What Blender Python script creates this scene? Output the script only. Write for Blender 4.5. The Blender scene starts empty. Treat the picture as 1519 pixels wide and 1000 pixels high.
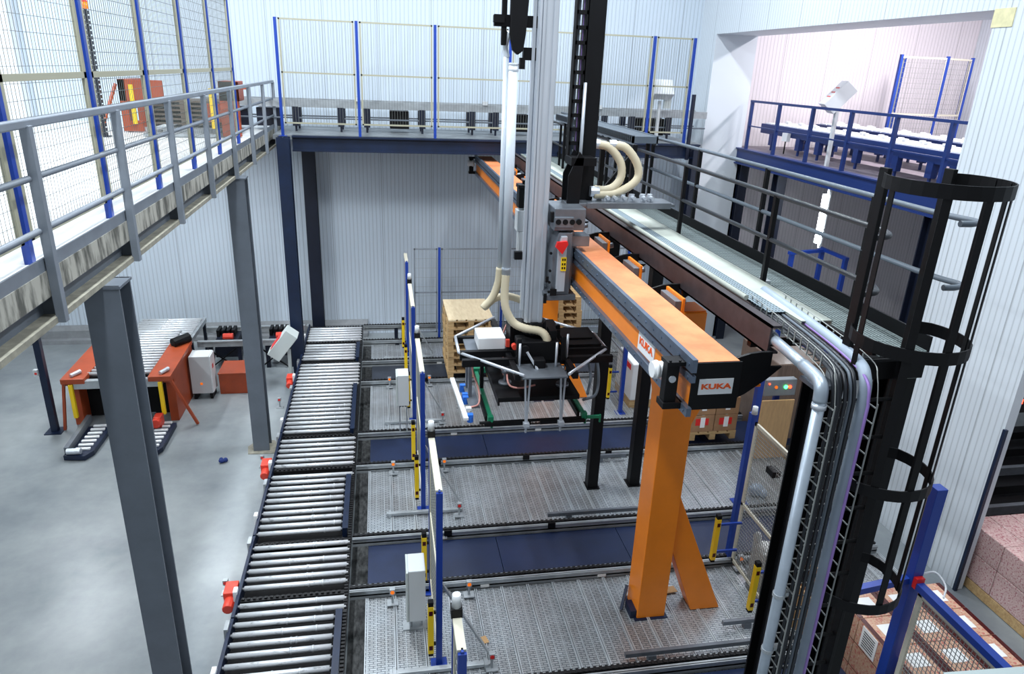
import bpy, math, random
from mathutils import Vector, Matrix
random.seed(7)
C = bpy.context.scene.collection
PI = math.pi

# ------------------------------------------------------------------ materials
def lin(c):
    return tuple(((v/255)/12.92 if v/255 <= .04045 else ((v/255+.055)/1.055)**2.4) for v in c) + (1,)

def mat(name, rgb, rough=.5, metal=0.0, var=0.0, vscale=3.0, rgb2=None, spot=None, bump=0.0, bscale=40.0, emit=None, estr=0.0, stretch=None, alpha=None, spec=None):
    m = bpy.data.materials.new(name); m.use_nodes = True
    nt = m.node_tree; b = nt.nodes['Principled BSDF']
    b.inputs['Base Color'].default_value = lin(rgb)
    b.inputs['Roughness'].default_value = rough
    b.inputs['Metallic'].default_value = metal
    if spec is not None: b.inputs['Specular IOR Level'].default_value = spec
    if emit: 
        b.inputs['Emission Color'].default_value = lin(emit); b.inputs['Emission Strength'].default_value = estr
    if alpha is not None: b.inputs['Alpha'].default_value = alpha
    if var or rgb2 or bump:
        tc = nt.nodes.new('ShaderNodeTexCoord'); mp = nt.nodes.new('ShaderNodeMapping')
        nt.links.new(tc.outputs['Object'], mp.inputs['Vector'])
        if stretch: mp.inputs['Scale'].default_value = stretch
        n = nt.nodes.new('ShaderNodeTexNoise'); n.inputs['Scale'].default_value = vscale; n.inputs['Detail'].default_value = 6; n.inputs['Roughness'].default_value = .62
        nt.links.new(mp.outputs['Vector'], n.inputs['Vector'])
        if var or rgb2:
            r = nt.nodes.new('ShaderNodeValToRGB')
            lo, hi = (spot if spot else (.3, .7))
            r.color_ramp.elements[0].position = lo; r.color_ramp.elements[1].position = hi
            c2 = rgb2 if rgb2 else tuple(max(0, v*(1-var)) for v in rgb)
            r.color_ramp.elements[0].color = lin(c2); r.color_ramp.elements[1].color = lin(rgb)
            nt.links.new(n.outputs['Fac'], r.inputs['Fac']); nt.links.new(r.outputs['Color'], b.inputs['Base Color'])
        if bump:
            n2 = nt.nodes.new('ShaderNodeTexNoise'); n2.inputs['Scale'].default_value = bscale; n2.inputs['Detail'].default_value = 3
            nt.links.new(mp.outputs['Vector'], n2.inputs['Vector'])
            bp = nt.nodes.new('ShaderNodeBump'); bp.inputs['Strength'].default_value = bump; bp.inputs['Distance'].default_value = .01
            nt.links.new(n2.outputs['Fac'], bp.inputs['Height']); nt.links.new(bp.outputs['Normal'], b.inputs['Normal'])
    return m

def mat_panel(name, rgb, axis, pitch=.085, joint=1.1, rough=.45):
    """sandwich panel wall: fine vertical ribs and a joint line every panel"""
    m = bpy.data.materials.new(name); m.use_nodes = True
    nt = m.node_tree; b = nt.nodes['Principled BSDF']; b.inputs['Roughness'].default_value = rough
    tc = nt.nodes.new('ShaderNodeTexCoord'); sp = nt.nodes.new('ShaderNodeSeparateXYZ'); nt.links.new(tc.outputs['Object'], sp.inputs[0])
    co = sp.outputs[axis]
    def M(op, a, bb=None):
        n = nt.nodes.new('ShaderNodeMath'); n.operation = op
        for i, v in enumerate((a, bb)):
            if v is None: continue
            if isinstance(v, (int, float)): n.inputs[i].default_value = v
            else: nt.links.new(v, n.inputs[i])
        return n.outputs[0]
    rib = M('PINGPONG', co, pitch/2); rib = M('DIVIDE', rib, pitch/2); rib = M('POWER', rib, 5.0)
    jn = M('PINGPONG', co, joint/2); jn = M('LESS_THAN', jn, .007)
    no = nt.nodes.new('ShaderNodeTexNoise'); no.inputs['Scale'].default_value = .6; no.inputs['Detail'].default_value = 5
    nt.links.new(tc.outputs['Object'], no.inputs['Vector'])
    mix = nt.nodes.new('ShaderNodeMixRGB'); mix.inputs[1].default_value = lin(rgb); mix.inputs[2].default_value = lin(tuple(v*.93 for v in rgb))
    nt.links.new(M('MULTIPLY', no.outputs['Fac'], .6), mix.inputs[0])
    mix2 = nt.nodes.new('ShaderNodeMixRGB'); mix2.inputs[2].default_value = lin(tuple(v*.78 for v in rgb)); nt.links.new(mix.outputs[0], mix2.inputs[1])
    nt.links.new(jn, mix2.inputs[0])
    mix3 = nt.nodes.new('ShaderNodeMixRGB'); mix3.inputs[2].default_value = lin(tuple(v*.82 for v in rgb)); nt.links.new(mix2.outputs[0], mix3.inputs[1])
    nt.links.new(M('MULTIPLY', rib, .75), mix3.inputs[0])
    nt.links.new(mix3.outputs[0], b.inputs['Base Color'])
    bp = nt.nodes.new('ShaderNodeBump'); bp.inputs['Strength'].default_value = .5; bp.inputs['Distance'].default_value = .01; bp.invert = True
    nt.links.new(M('ADD', rib, jn), bp.inputs['Height']); nt.links.new(bp.outputs['Normal'], b.inputs['Normal'])
    return m

def mat_slots(name, rgb, dark, row=.027, width=.075, rough=.27, metal=.8):
    """galvanised plank with rows of punched louvre slots"""
    m = bpy.data.materials.new(name); m.use_nodes = True
    nt = m.node_tree; b = nt.nodes['Principled BSDF']; b.inputs['Metallic'].default_value = metal
    tc = nt.nodes.new('ShaderNodeTexCoord')
    br = nt.nodes.new('ShaderNodeTexBrick'); br.offset = .5; br.inputs['Scale'].default_value = 1
    br.inputs['Color1'].default_value = lin(rgb); br.inputs['Color2'].default_value = lin(tuple(v*.92 for v in rgb)); br.inputs['Mortar'].default_value = lin(dark)
    br.inputs['Mortar Size'].default_value = .0042; br.inputs['Brick Width'].default_value = width; br.inputs['Row Height'].default_value = row; br.inputs['Mortar Smooth'].default_value = .2
    nt.links.new(tc.outputs['Object'], br.inputs['Vector'])
    no = nt.nodes.new('ShaderNodeTexNoise'); no.inputs['Scale'].default_value = 1.6; no.inputs['Detail'].default_value = 8; nt.links.new(tc.outputs['Object'], no.inputs['Vector'])
    r = nt.nodes.new('ShaderNodeValToRGB'); r.color_ramp.elements[0].position = .32; r.color_ramp.elements[1].position = .62
    r.color_ramp.elements[0].color = lin((206, 200, 196)); r.color_ramp.elements[1].color = (1, 1, 1, 1)
    nt.links.new(no.outputs['Fac'], r.inputs['Fac'])
    mu = nt.nodes.new('ShaderNodeMixRGB'); mu.blend_type = 'MULTIPLY'; mu.inputs[0].default_value = 1
    nt.links.new(br.outputs['Color'], mu.inputs[1]); nt.links.new(r.outputs['Color'], mu.inputs[2]); nt.links.new(mu.outputs[0], b.inputs['Base Color'])
    rr = nt.nodes.new('ShaderNodeMapRange'); rr.inputs['To Min'].default_value = rough+.14; rr.inputs['To Max'].default_value = rough-.05
    nt.links.new(no.outputs['Fac'], rr.inputs['Value']); nt.links.new(rr.outputs['Result'], b.inputs['Roughness'])
    bp = nt.nodes.new('ShaderNodeBump'); bp.inputs['Strength'].default_value = .6; bp.inputs['Distance'].default_value = .006; bp.invert = True
    nt.links.new(br.outputs['Fac'], bp.inputs['Height']); nt.links.new(bp.outputs['Normal'], b.inputs['Normal'])
    return m

def mat_grate(name, rgb, dark, row=.03, col=.09, size=.006, rough=.5, metal=.5):
    m = bpy.data.materials.new(name); m.use_nodes = True
    nt = m.node_tree; b = nt.nodes['Principled BSDF']; b.inputs['Metallic'].default_value = metal; b.inputs['Roughness'].default_value = rough
    tc = nt.nodes.new('ShaderNodeTexCoord')
    br = nt.nodes.new('ShaderNodeTexBrick'); br.offset = 0; br.inputs['Scale'].default_value = 1
    br.inputs['Color1'].default_value = lin(dark); br.inputs['Color2'].default_value = lin(dark); br.inputs['Mortar'].default_value = lin(rgb)
    br.inputs['Mortar Size'].default_value = size; br.inputs['Brick Width'].default_value = col; br.inputs['Row Height'].default_value = row
    nt.links.new(tc.outputs['Object'], br.inputs['Vector']); nt.links.new(br.outputs['Color'], b.inputs['Base Color'])
    return m

def mat_print(name, base, accent, white, sx=.34, sy=.26):
    """printed carton print: label blocks and bands"""
    m = bpy.data.materials.new(name); m.use_nodes = True
    nt = m.node_tree; b = nt.nodes['Principled BSDF']; b.inputs['Roughness'].default_value = .4
    tc = nt.nodes.new('ShaderNodeTexCoord')
    vo = nt.nodes.new('ShaderNodeTexNoise'); vo.inputs['Scale'].default_value = 48; vo.inputs['Detail'].default_value = 4; nt.links.new(tc.outputs['Object'], vo.inputs['Vector'])
    r = nt.nodes.new('ShaderNodeValToRGB'); e = r.color_ramp.elements
    e[0].position = .38; e[0].color = lin(accent); e[1].position = .46; e[1].color = lin(base)
    x = e.new(.62); x.color = lin(base); y = e.new(.7); y.color = lin(white)
    nt.links.new(vo.outputs['Fac'], r.inputs['Fac']); nt.links.new(r.outputs['Color'], b.inputs['Base Color'])
    return m

MT = dict(
 concrete=mat('polished_concrete', (158,164,166), .33, 0, rgb2=(112,120,126), vscale=.7, spot=(.3,.68), bump=.04, bscale=6),
 kerb=mat('kerb_concrete', (150,154,158), .7, 0, var=.15, vscale=4),
 mezz_deck=mat('mezzanine_screed', (226,228,228), .5, 0, var=.06, vscale=2),
 slab_edge=mat('stained_slab_edge', (172,170,160), .8, 0, rgb2=(88,88,82), vscale=5, spot=(.42,.56), stretch=(1,1.6,.35)),
 grey_steel=mat('grey_painted_steel', (104,112,122), .45, 0, var=.1, vscale=3),
 grey_rail=mat('grey_rail_paint', (132,140,150), .42, .1, var=.1, vscale=5),
 flange=mat('dusty_flange', (162,158,142), .8, 0, rgb2=(120,118,108), vscale=9),
 navy=mat('navy_steel', (14,32,62), .45, 0, var=.25, vscale=4),
 navy_dark=mat('dark_navy_steel', (16,24,44), .45, 0, var=.2, vscale=4),
 blue=mat('blue_powder_coat', (24,60,150), .38, 0),
 cream=mat('cream_frame', (206,202,184), .5, 0), olive=mat('olive_grey_frame', (158,156,136), .5, 0), wire_dark=mat('dull_wire', (112,116,112), .5, .3),
 wire=mat('galvanised_wire', (150,153,150), .5, .3),
 black=mat('black_paint', (14,14,17), .5, 0, var=.3, vscale=5, spec=.22),
 black_matte=mat('black_matte', (15,15,17), .7, 0, spec=.2),
 orange=mat('orange_paint', (244,134,24), .36, 0, var=.05, vscale=3),
 orange_top=mat('orange_dusty_top', (222,142,92), .6, 0, rgb2=(200,116,72), vscale=2.6, spot=(.36,.62)),
 redor=mat('red_orange_paint', (170,72,36), .45, 0, var=.12, vscale=4),
 motor=mat('red_motor_paint', (214,66,48), .4, 0),
 railblue=mat('blue_grey_steel', (112,126,146), .32, .55, var=.18, vscale=6),
 alu=mat('aluminium', (206,212,220), .34, .45, var=.08, vscale=2, stretch=(6,6,.4)),
 alu_dark=mat('dark_aluminium', (128,134,142), .4, .6, var=.15, vscale=5),
 roller=mat('steel_roller', (216,220,224), .32, .35, rgb2=(150,154,158), vscale=7, spot=(.3,.42), stretch=(1.4,3,3)),
 galv=mat('galvanised_sheet', (186,192,196), .38, .4, var=.18, vscale=5),
 galv_pipe=mat('galvanised_pipe', (172,184,196), .36, .5, var=.1, vscale=5),
 chain=mat('oily_chain', (44,44,46), .45, .5, var=.4, vscale=60),
 plank=mat_slots('slotted_plank', (210,216,220), (116,124,132), metal=.55),
 plank_rib=mat('plank_rib', (208,214,218), .32, .45, var=.15, vscale=4),
 bluedeck=mat('blue_deck_panel', (25,40,74), .42, 0, rgb2=(18,30,56), vscale=1.8, bump=.12, bscale=160),
 blackdeck=mat('dark_deck_panel', (58,64,76), .45, .1, var=.3, vscale=2, bump=.1, bscale=120),
 grating=mat_grate('steel_grating', (128,140,142), (30,36,40), row=.03, col=.3),
 perf=mat_grate('perforated_tray', (150,166,174), (34,44,52), row=.04, col=.025, size=.008),
 deck_plate=mat('deck_plate', (150,156,160), .5, .4, var=.2, vscale=2),
 cover=mat('pale_cover_plate', (192,198,188), .55, 0, rgb2=(164,170,160), vscale=2),
 brown=mat('brown_channel', (72,66,70), .5, .2, var=.25, vscale=8),
 white=mat('white_enamel', (232,234,236), .4, 0),
 cabinet=mat('light_grey_enamel', (206,210,212), .42, 0),
 boxgrey=mat('pale_green_grey', (196,204,202), .42, 0),
 yellow=mat('yellow_paint', (244,204,26), .4, 0),
 glass_red=mat('dark_red_window', (70,8,6), .25, 0),
 red=mat('signal_red', (220,34,30), .4, 0),
 red_lamp=mat('red_lamp', (255,70,40), .3, 0, emit=(255,60,30), estr=7),
 green_lamp=mat('green_lamp', (80,255,120), .3, 0, emit=(60,255,110), estr=6),
 amber=mat('amber_lens', (240,120,20), .25, 0, emit=(255,120,20), estr=.5),
 green=mat('green_paint', (12,120,84), .45, 0),
 wood=mat('pallet_wood', (206,176,128), .75, 0, rgb2=(166,132,88), vscale=5, stretch=(1,6,6)),
 wood_top=mat('bleached_wood', (228,212,180), .75, 0, rgb2=(206,186,150), vscale=4, stretch=(5,1,5)),
 ply=mat('tan_board', (200,160,112), .7, 0, var=.1, vscale=5, stretch=(8,8,1)),
 hose=mat('beige_hose', (198,187,160), .5, 0),
 duct=mat('white_duct', (214,222,230), .35, .2),
 clear=mat('clear_trunking', (160,174,190), .5, .05, var=.1),
 purple=mat('purple_cable', (150,120,190), .5, 0),
 cable=mat('black_cable', (30,34,40), .4, 0),
 cable_grey=mat('grey_cable', (92,102,112), .45, 0),
 pink=mat('pink_tube', (214,150,140), .4, 0),
 cupblue=mat('blue_cap', (40,110,210), .4, 0),
 carton=mat_print('printed_carton', (200,160,132), (186,96,88), (228,206,194)),
 carton_dark=mat_print('wrapped_carton', (196,168,164), (160,100,108), (222,208,208)),
 carton_plain=mat('brown_carton', (168,128,92), .6, 0, var=.12, vscale=6),
 shrink=mat('grey_brown_wrap', (140,118,104), .3, 0, var=.3, vscale=7, stretch=(14,14,.6)),
 paper=mat('label_paper', (240,240,238), .6, 0),
 ink=mat('label_ink', (40,40,44), .6, 0),
 gap_floor=mat('shaded_gap_floor', (84,86,86), .7, 0, rgb2=(30,31,33), vscale=9, spot=(.35,.62), stretch=(2.5,1,1)), pinkwall=mat_panel('pinkish_panel', (230,224,228), 0), logo_orange=mat('logo_orange', (238,92,24), .5, 0),
 grate_bar=mat('grating_steel', (140,152,152), .5, .2), navy_rail=mat('navy_rail_paint', (22,46,104), .42, 0), rag=mat('blue_rag', (36,58,124), .8, 0),
 sack=mat('white_sack', (222,222,218), .7, 0, var=.08),
 tube_light=mat('tube_light', (255,255,255), .3, 0, emit=(240,248,255), estr=45),
 wall_hall=mat_panel('white_panel_back', (208,220,232), 0),
 wall_side=mat_panel('white_panel_side', (214,222,229), 1),
 stack=mat('grey_pallet_stack', (112,98,86), .7, 0, var=.25, vscale=8, stretch=(1,1,14)),
 insul=mat('cream_insulation', (226,220,176), .8, 0, var=.12, vscale=8),
)

# ------------------------------------------------------------------ mesh builder
class MB:
    def __init__(s): s.v = []; s.f = []
    def add(s, vs, fs):
        b = len(s.v); s.v += [tuple(v) for v in vs]; s.f += [tuple(b+i for i in f) for f in fs]; return s
    def box(s, x0, y0, z0, x1, y1, z1):
        x0, x1 = min(x0,x1), max(x0,x1); y0, y1 = min(y0,y1), max(y0,y1); z0, z1 = min(z0,z1), max(z0,z1)
        return s.add([(x0,y0,z0),(x1,y0,z0),(x1,y1,z0),(x0,y1,z0),(x0,y0,z1),(x1,y0,z1),(x1,y1,z1),(x0,y1,z1)],
              [(0,3,2,1),(4,5,6,7),(0,1,5,4),(1,2,6,5),(2,3,7,6),(3,0,4,7)])
    def cbox(s, c, size, rot=None):
        R = rot or Matrix.Identity(3); c = Vector(c); h = Vector(size)/2
        vs = [c + R @ Vector((sx*h.x, sy*h.y, sz*h.z)) for sz in (-1,1) for (sx,sy) in ((-1,-1),(1,-1),(1,1),(-1,1))]
        return s.add(vs, [(0,3,2,1),(4,5,6,7),(0,1,5,4),(1,2,6,5),(2,3,7,6),(3,0,4,7)])
    def bar(s, p0, p1, w, h, up=(0,0,1)):
        p0 = Vector(p0); p1 = Vector(p1); d = (p1-p0).normalized(); up = Vector(up)
        if abs(d.dot(up)) > .98: up = Vector((0,1,0))
        sd = d.cross(up).normalized(); u = sd.cross(d)
        vs = [p + sd*a*w/2 + u*b*h/2 for p in (p0,p1) for (a,b) in ((-1,-1),(1,-1),(1,1),(-1,1))]
        return s.add(vs, [(0,1,2,3),(7,6,5,4),(0,4,5,1),(1,5,6,2),(2,6,7,3),(3,7,4,0)])
    def cyl(s, p0, p1, r, r1=None, n=10):
        p0 = Vector(p0); p1 = Vector(p1); r1 = r if r1 is None else r1
        d = (p1-p0).normalized(); a = d.orthogonal().normalized(); b = d.cross(a)
        vs = [p + (a*math.cos(2*PI*i/n)+b*math.sin(2*PI*i/n))*q for p, q in ((p0,r),(p1,r1)) for i in range(n)]
        fs = [(i,(i+1)%n,n+(i+1)%n,n+i) for i in range(n)] + [tuple(range(n-1,-1,-1)), tuple(range(n,2*n))]
        return s.add(vs, fs)
    def tube(s, pts, r, n=8, ribs=0.0, closed=False):
        pts = [Vector(p) for p in pts]; m = len(pts); vs = []; a = None
        for i, p in enumerate(pts):
            if closed: d = (pts[(i+1)%m]-pts[i-1]).normalized()
            else: d = (pts[min(i+1,m-1)]-pts[max(i-1,0)]).normalized()
            a = d.orthogonal().normalized() if a is None else (a-d*a.dot(d)).normalized()
            b = d.cross(a); q = r*(1+ribs*(i%2))
            vs += [p+(a*math.cos(2*PI*k/n)+b*math.sin(2*PI*k/n))*q for k in range(n)]
        fs = [(i*n+k,i*n+(k+1)%n,((i+1)%m)*n+(k+1)%n,((i+1)%m)*n+k) for i in range(m if closed else m-1) for k in range(n)]
        if not closed: fs += [tuple(range(n-1,-1,-1)), tuple(range((m-1)*n,m*n))]
        return s.add(vs, fs)
    def prism(s, poly, axis, a0, a1):
        def P(u, v, a): return {'x':(a,u,v),'y':(u,a,v),'z':(u,v,a)}[axis]
        n = len(poly); vs = [P(u,v,a) for a in (a0,a1) for u,v in poly]
        return s.add(vs, [(i,(i+1)%n,n+(i+1)%n,n+i) for i in range(n)] + [tuple(range(n-1,-1,-1)), tuple(range(n,2*n))])
    def band(s, pts, w, t):
        """flat vertical band (height w, thickness t) following pts"""
        pts = [Vector(p) for p in pts]; m = len(pts); vs = []
        for i, p in enumerate(pts):
            d = (pts[min(i+1,m-1)]-pts[max(i-1,0)]).normalized(); o = d.cross(Vector((0,0,1))).normalized()
            vs += [p+o*a*t/2+Vector((0,0,b*w/2)) for (a,b) in ((-1,-1),(1,-1),(1,1),(-1,1))]
        fs = [(i*4+k,i*4+(k+1)%4,(i+1)*4+(k+1)%4,(i+1)*4+k) for i in range(m-1) for k in range(4)]
        fs += [(3,2,1,0), tuple((m-1)*4+k for k in range(4))]
        return s.add(vs, fs)
    def sphere(s, c, r, n=10, m=6, sc=(1,1,1)):
        vs = [(c[0]+r*sc[0]*math.sin(PI*j/m)*math.cos(2*PI*i/n), c[1]+r*sc[1]*math.sin(PI*j/m)*math.sin(2*PI*i/n), c[2]+r*sc[2]*math.cos(PI*j/m)) for j in range(m+1) for i in range(n)]
        return s.add(vs, [(j*n+i,(j+1)*n+i,(j+1)*n+(i+1)%n,j*n+(i+1)%n) for j in range(m) for i in range(n)])

ORG = {}
def build(mb, name, m, parent=None, smooth=False, bevel=0.0, origin=None):
    vs = mb.v
    if parent is not None: o0 = ORG[parent.name]
    elif origin is not None: o0 = Vector(origin)
    else:
        xs, ys, zs = zip(*vs); o0 = Vector(((min(xs)+max(xs))/2, (min(ys)+max(ys))/2, min(zs)))
    me = bpy.data.meshes.new(name); me.from_pydata([(v[0]-o0.x, v[1]-o0.y, v[2]-o0.z) for v in vs], [], mb.f); me.update()
    import bmesh
    bm = bmesh.new(); bm.from_mesh(me); bmesh.ops.recalc_face_normals(bm, faces=bm.faces); bm.to_mesh(me); bm.free()
    if smooth:
        for p in me.polygons: p.use_smooth = len(p.vertices) == 4
    me.materials.append(MT[m] if isinstance(m, str) else m)
    o = bpy.data.objects.new(name, me); C.objects.link(o)
    if parent is not None: o.parent = parent; ORG[o.name] = o0
    else: o.location = o0; ORG[o.name] = o0
    if bevel:
        b = o.modifiers.new('Bevel', 'BEVEL'); b.width = bevel; b.segments = 2; b.limit_method = 'ANGLE'; b.angle_limit = .6
    return o
def thing(name, label, cat, loc, group=None):
    o = bpy.data.objects.new(name, None); C.objects.link(o); o.location = loc; o.empty_display_size = .1
    ORG[o.name] = Vector(loc); o['label'] = label; o['category'] = cat
    if group: o['group'] = group
    return o
def solo(mb, name, m, label, cat, group=None, **k):
    o = build(mb, name, m, **k); o['label'] = label; o['category'] = cat
    if group: o['group'] = group
    return o
def struct(mb, name, m, label=None, cat=None, **k):
    o = build(mb, name, m, **k); o['kind'] = 'structure'
    o['label'] = label or name.replace('_', ' ') + ' of the hall'; o['category'] = cat or name.split('_')[0]
    return o
def dup(root, loc, label, group=None):
    r = root.copy(); C.objects.link(r); r.location = loc; r['label'] = label; ORG[r.name] = Vector(loc)
    if group: r['group'] = group
    for ch in list(root.children):
        c = ch.copy(); C.objects.link(c); c.parent = r
        for g in list(ch.children):
            d = g.copy(); C.objects.link(d); d.parent = c
    return r
def curve(pts, n=8):
    """Catmull-Rom through pts"""
    P = [Vector(p) for p in pts]; P = [P[0]*2-P[1]] + P + [P[-1]*2-P[-2]]; out = []
    for i in range(1, len(P)-2):
        a, b, c, d = P[i-1:i+3]
        for k in range(n):
            t = k/n; out.append(.5*((2*b)+(c-a)*t+(2*a-5*b+4*c-d)*t*t+(3*b-a-3*c+d)*t**3))
    out.append(P[-2]); return out
def wires(p0, p1, z0, z1, sv=.05, sh=.1, r=.0022):
    """welded wire infill between two plan points"""
    m = MB(); p0 = Vector((p0[0],p0[1],0)); p1 = Vector((p1[0],p1[1],0)); L = (p1-p0).length; d = (p1-p0)/L
    n = max(2, round(L/sv))
    for i in range(1, n):
        p = p0+d*L*i/n; m.bar((p.x,p.y,z0),(p.x,p.y,z1), r*2, r*2)
    k = max(2, round((z1-z0)/sh))
    for i in range(1, k):
        z = z0+(z1-z0)*i/k; m.bar((p0.x,p0.y,z),(p1.x,p1.y,z), r*2, r*2)
    return m
def panel(parent, p0, p1, z0, z1, mids=(), w=.035, sv=.05, sh=.1, r=.0022, frame='cream', wire='wire'):
    m = MB(); P0 = Vector((p0[0],p0[1],0)); P1 = Vector((p1[0],p1[1],0)); d = (P1-P0).normalized()
    for z in [z0, z1]+list(mids): m.bar((P0.x,P0.y,z),(P1.x,P1.y,z), .025, w)
    for p in (P0, P1):
        q = p + d*(w/2 if p is P0 else -w/2); m.bar((q.x,q.y,z0-w/2),(q.x,q.y,z1+w/2), w if abs(d.x)>.5 else .025, .025 if abs(d.x)>.5 else w)
    f = build(m, 'panel_frame', frame, parent)
    build(wires(p0, p1, z0, z1, sv, sh, r), 'wire_mesh', wire, f)
    return f
def post(parent, x, y, z0, z1, s=.05, m='blue', name='post', plate=True):
    b = MB().box(x-s/2,y-s/2,z0,x+s/2,y+s/2,z1)
    if plate: b.box(x-.07,y-.07,z0,x+.07,y+.07,z0+.01)
    return build(b, name, m, parent)
def ibeam_poly(cx, cy, w, d, t=.02):
    x0,x1,y0,y1 = cx-w/2,cx+w/2,cy-d/2,cy+d/2; a = cx-t/2; b = cx+t/2
    return [(x0,y0),(x1,y0),(x1,y0+t),(b,y0+t),(b,y1-t),(x1,y1-t),(x1,y1),(x0,y1),(x0,y1-t),(a,y1-t),(a,y0+t),(x0,y0+t)]
def text(s, name, m, loc, rot, size, parent, sx=1.0, extrude=.001):
    cu = bpy.data.curves.new(name, 'FONT'); cu.body = s; cu.size = size; cu.align_x = 'CENTER'; cu.align_y = 'CENTER'; cu.extrude = extrude; cu.offset = .004*size/.1
    tmp = bpy.data.objects.new('tmp', cu); C.objects.link(tmp); bpy.context.view_layer.update()
    me = bpy.data.meshes.new_from_object(tmp.evaluated_get(bpy.context.evaluated_depsgraph_get())); bpy.data.objects.remove(tmp); bpy.data.curves.remove(cu)
    me.materials.clear(); me.materials.append(MT[m]); o = bpy.data.objects.new(name, me); C.objects.link(o); o.rotation_euler = rot; o.scale = (sx,1,1)
    o.parent = parent; o.location = Vector(loc)-ORG[parent.name]
    return o
# ------------------------------------------------------------------ camera
F = 1052.3; yaw, pit, rol = [math.radians(a) for a in (10.805, 20.698, -2.328)]
cy, sy, cp, spp = math.cos(yaw), math.sin(yaw), math.cos(pit), math.sin(pit)
fw = Vector((sy*cp, cy*cp, -spp)); rt = Vector((cy, -sy, 0)); dn = fw.cross(rt)
cr, sr = math.cos(rol), math.sin(rol)
RX = rt*cr + dn*sr; DN = dn*cr - rt*sr
cam = bpy.data.cameras.new('camera'); cam.sensor_width = 36; cam.lens = F/1519*36; cam.clip_end = 100; cam.clip_start = .05
co = bpy.data.objects.new('camera', cam); C.objects.link(co)
Rm = Matrix((RX, -DN, -fw)).transposed().to_4x4(); Rm.translation = (0, 0, 6.0); co.matrix_world = Rm
bpy.context.scene.camera = co

# ------------------------------------------------------------------ setting
struct(MB().box(-14,-3,-.2,14,16.4,0), 'floor', 'concrete', 'grey polished concrete floor of the hall', 'floor')
struct(MB().box(-14,16.1,0,14,16.4,11), 'wall_back', 'wall_hall', 'white ribbed panel wall at the far end of the hall', 'wall', origin=(0,16.1,0))
kp = [(16.1,0),(15.86,0),(15.86,.09),(15.98,.1),(15.98,.27),(16.07,.36),(16.1,.36)]
struct(MB().prism(kp, 'x', -14, -.4), 'baseboard_back', 'kerb', 'stepped concrete kerb along the foot of the far wall', 'baseboard')
struct(MB().box(8.0,16.04,0,14,16.1,8.6), 'wall_north', 'pinkwall', 'pinkish white ribbed end wall of the next room', 'wall', origin=(8,16.04,0))
struct(MB().box(-.50,3.6,.0,-.285,15.3,.006), 'floor_strip', 'gap_floor', 'dark mottled floor strip with painted shade between the rollers and the plank floor', 'floor')  # shadow of the gap painted dark over stained, mottled concrete
struct(MB().box(-14.2,-3,0,-14,16.4,11), 'wall_left', 'wall_side', 'white ribbed panel wall on the left side', 'wall', origin=(-14,0,0))
w = MB(); w.box(7.05,15.29,0,8.0,16.1,11); w.box(7.05,7.9,6.85,8.0,15.29,11); w.box(7.05,6.2,0,7.17,7.9,11); w.box(7.05,-3,4.6,8.0,6.2,11)
struct(w, 'wall_right', 'wall_side', 'white panel wall with two big openings into the next room', 'wall', origin=(7.05,0,0))
struct(MB().box(7.04,7.62,6.66,7.3,7.92,6.86), 'trim_1', 'insul', 'cream block of exposed insulation at the corner of the right opening', 'trim')
struct(MB().box(14,-3,0,14.2,16.4,9), 'wall_east', 'wall_side', 'white panel wall of the next room', 'wall', origin=(14,0,0))
struct(MB().box(8.0,-3,8.6,14.2,16.4,8.8), 'ceiling', 'white', 'flat ceiling of the room beyond the right wall', 'ceiling')
struct(MB().box(-7.15,15.8,4.7,-6.75,16.1,11), 'column_casing', 'white', 'white boxed column against the far wall above the mezzanine', 'column')
struct(MB().box(7.035,6.17,0,7.075,6.21,2.3), 'trim_2', 'navy', 'dark blue steel guard on the corner of the white wall', 'trim')

# mezzanine on the left
struct(MB().box(-14,1.5,4.59,-2.05,16.1,4.70), 'floor_mezzanine', 'mezz_deck', 'white screed floor of the left mezzanine', 'floor')
struct(MB().box(-2.05,1.5,4.575,-2.03,16.1,4.735), 'trim_3', 'slab_edge', 'stained concrete edge of the mezzanine slab', 'trim')
m = MB(); m.box(-2.16,1.5,4.44,-2.12,16.1,4.59); m.box(-2.24,1.5,4.55,-2.06,16.1,4.59)
for y in (3.15,4.65,6.15,7.62,9.12,10.68,12.22,13.66,15.0): m.box(-2.12,y+.03,4.44,-2.04,y+.06,4.58)
bmz = struct(m, 'mezzanine_beam', 'grey_steel', 'grey steel edge beam carrying the left mezzanine', 'beam')
build(MB().box(-2.26,1.5,4.40,-2.02,16.1,4.44), 'bottom_flange', 'flange', bmz)
for y in (5.4, 10.7): 
    far = y > 8
    c = struct(MB().prism(ibeam_poly(-2.04,y+.13,.25,.26), 'z', .0, 4.40), 'mezzanine_column', 'grey_steel',
      'grey steel column of the mezzanine beside the roller conveyor' if far else 'grey steel column of the mezzanine nearest the viewer', 'column')
    build(MB().box(-2.18,y-.005,4.38,-1.905,y+.265,4.40), 'cap_plate', 'grey_steel', c)
    if far: build(MB().prism([(-2.24,10.62),(-1.84,10.6),(-1.78,10.85),(-1.88,11.04),(-2.16,11.06),(-2.28,10.86)], 'z', 0, .012), 'grout_base', 'flange', c)

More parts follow.
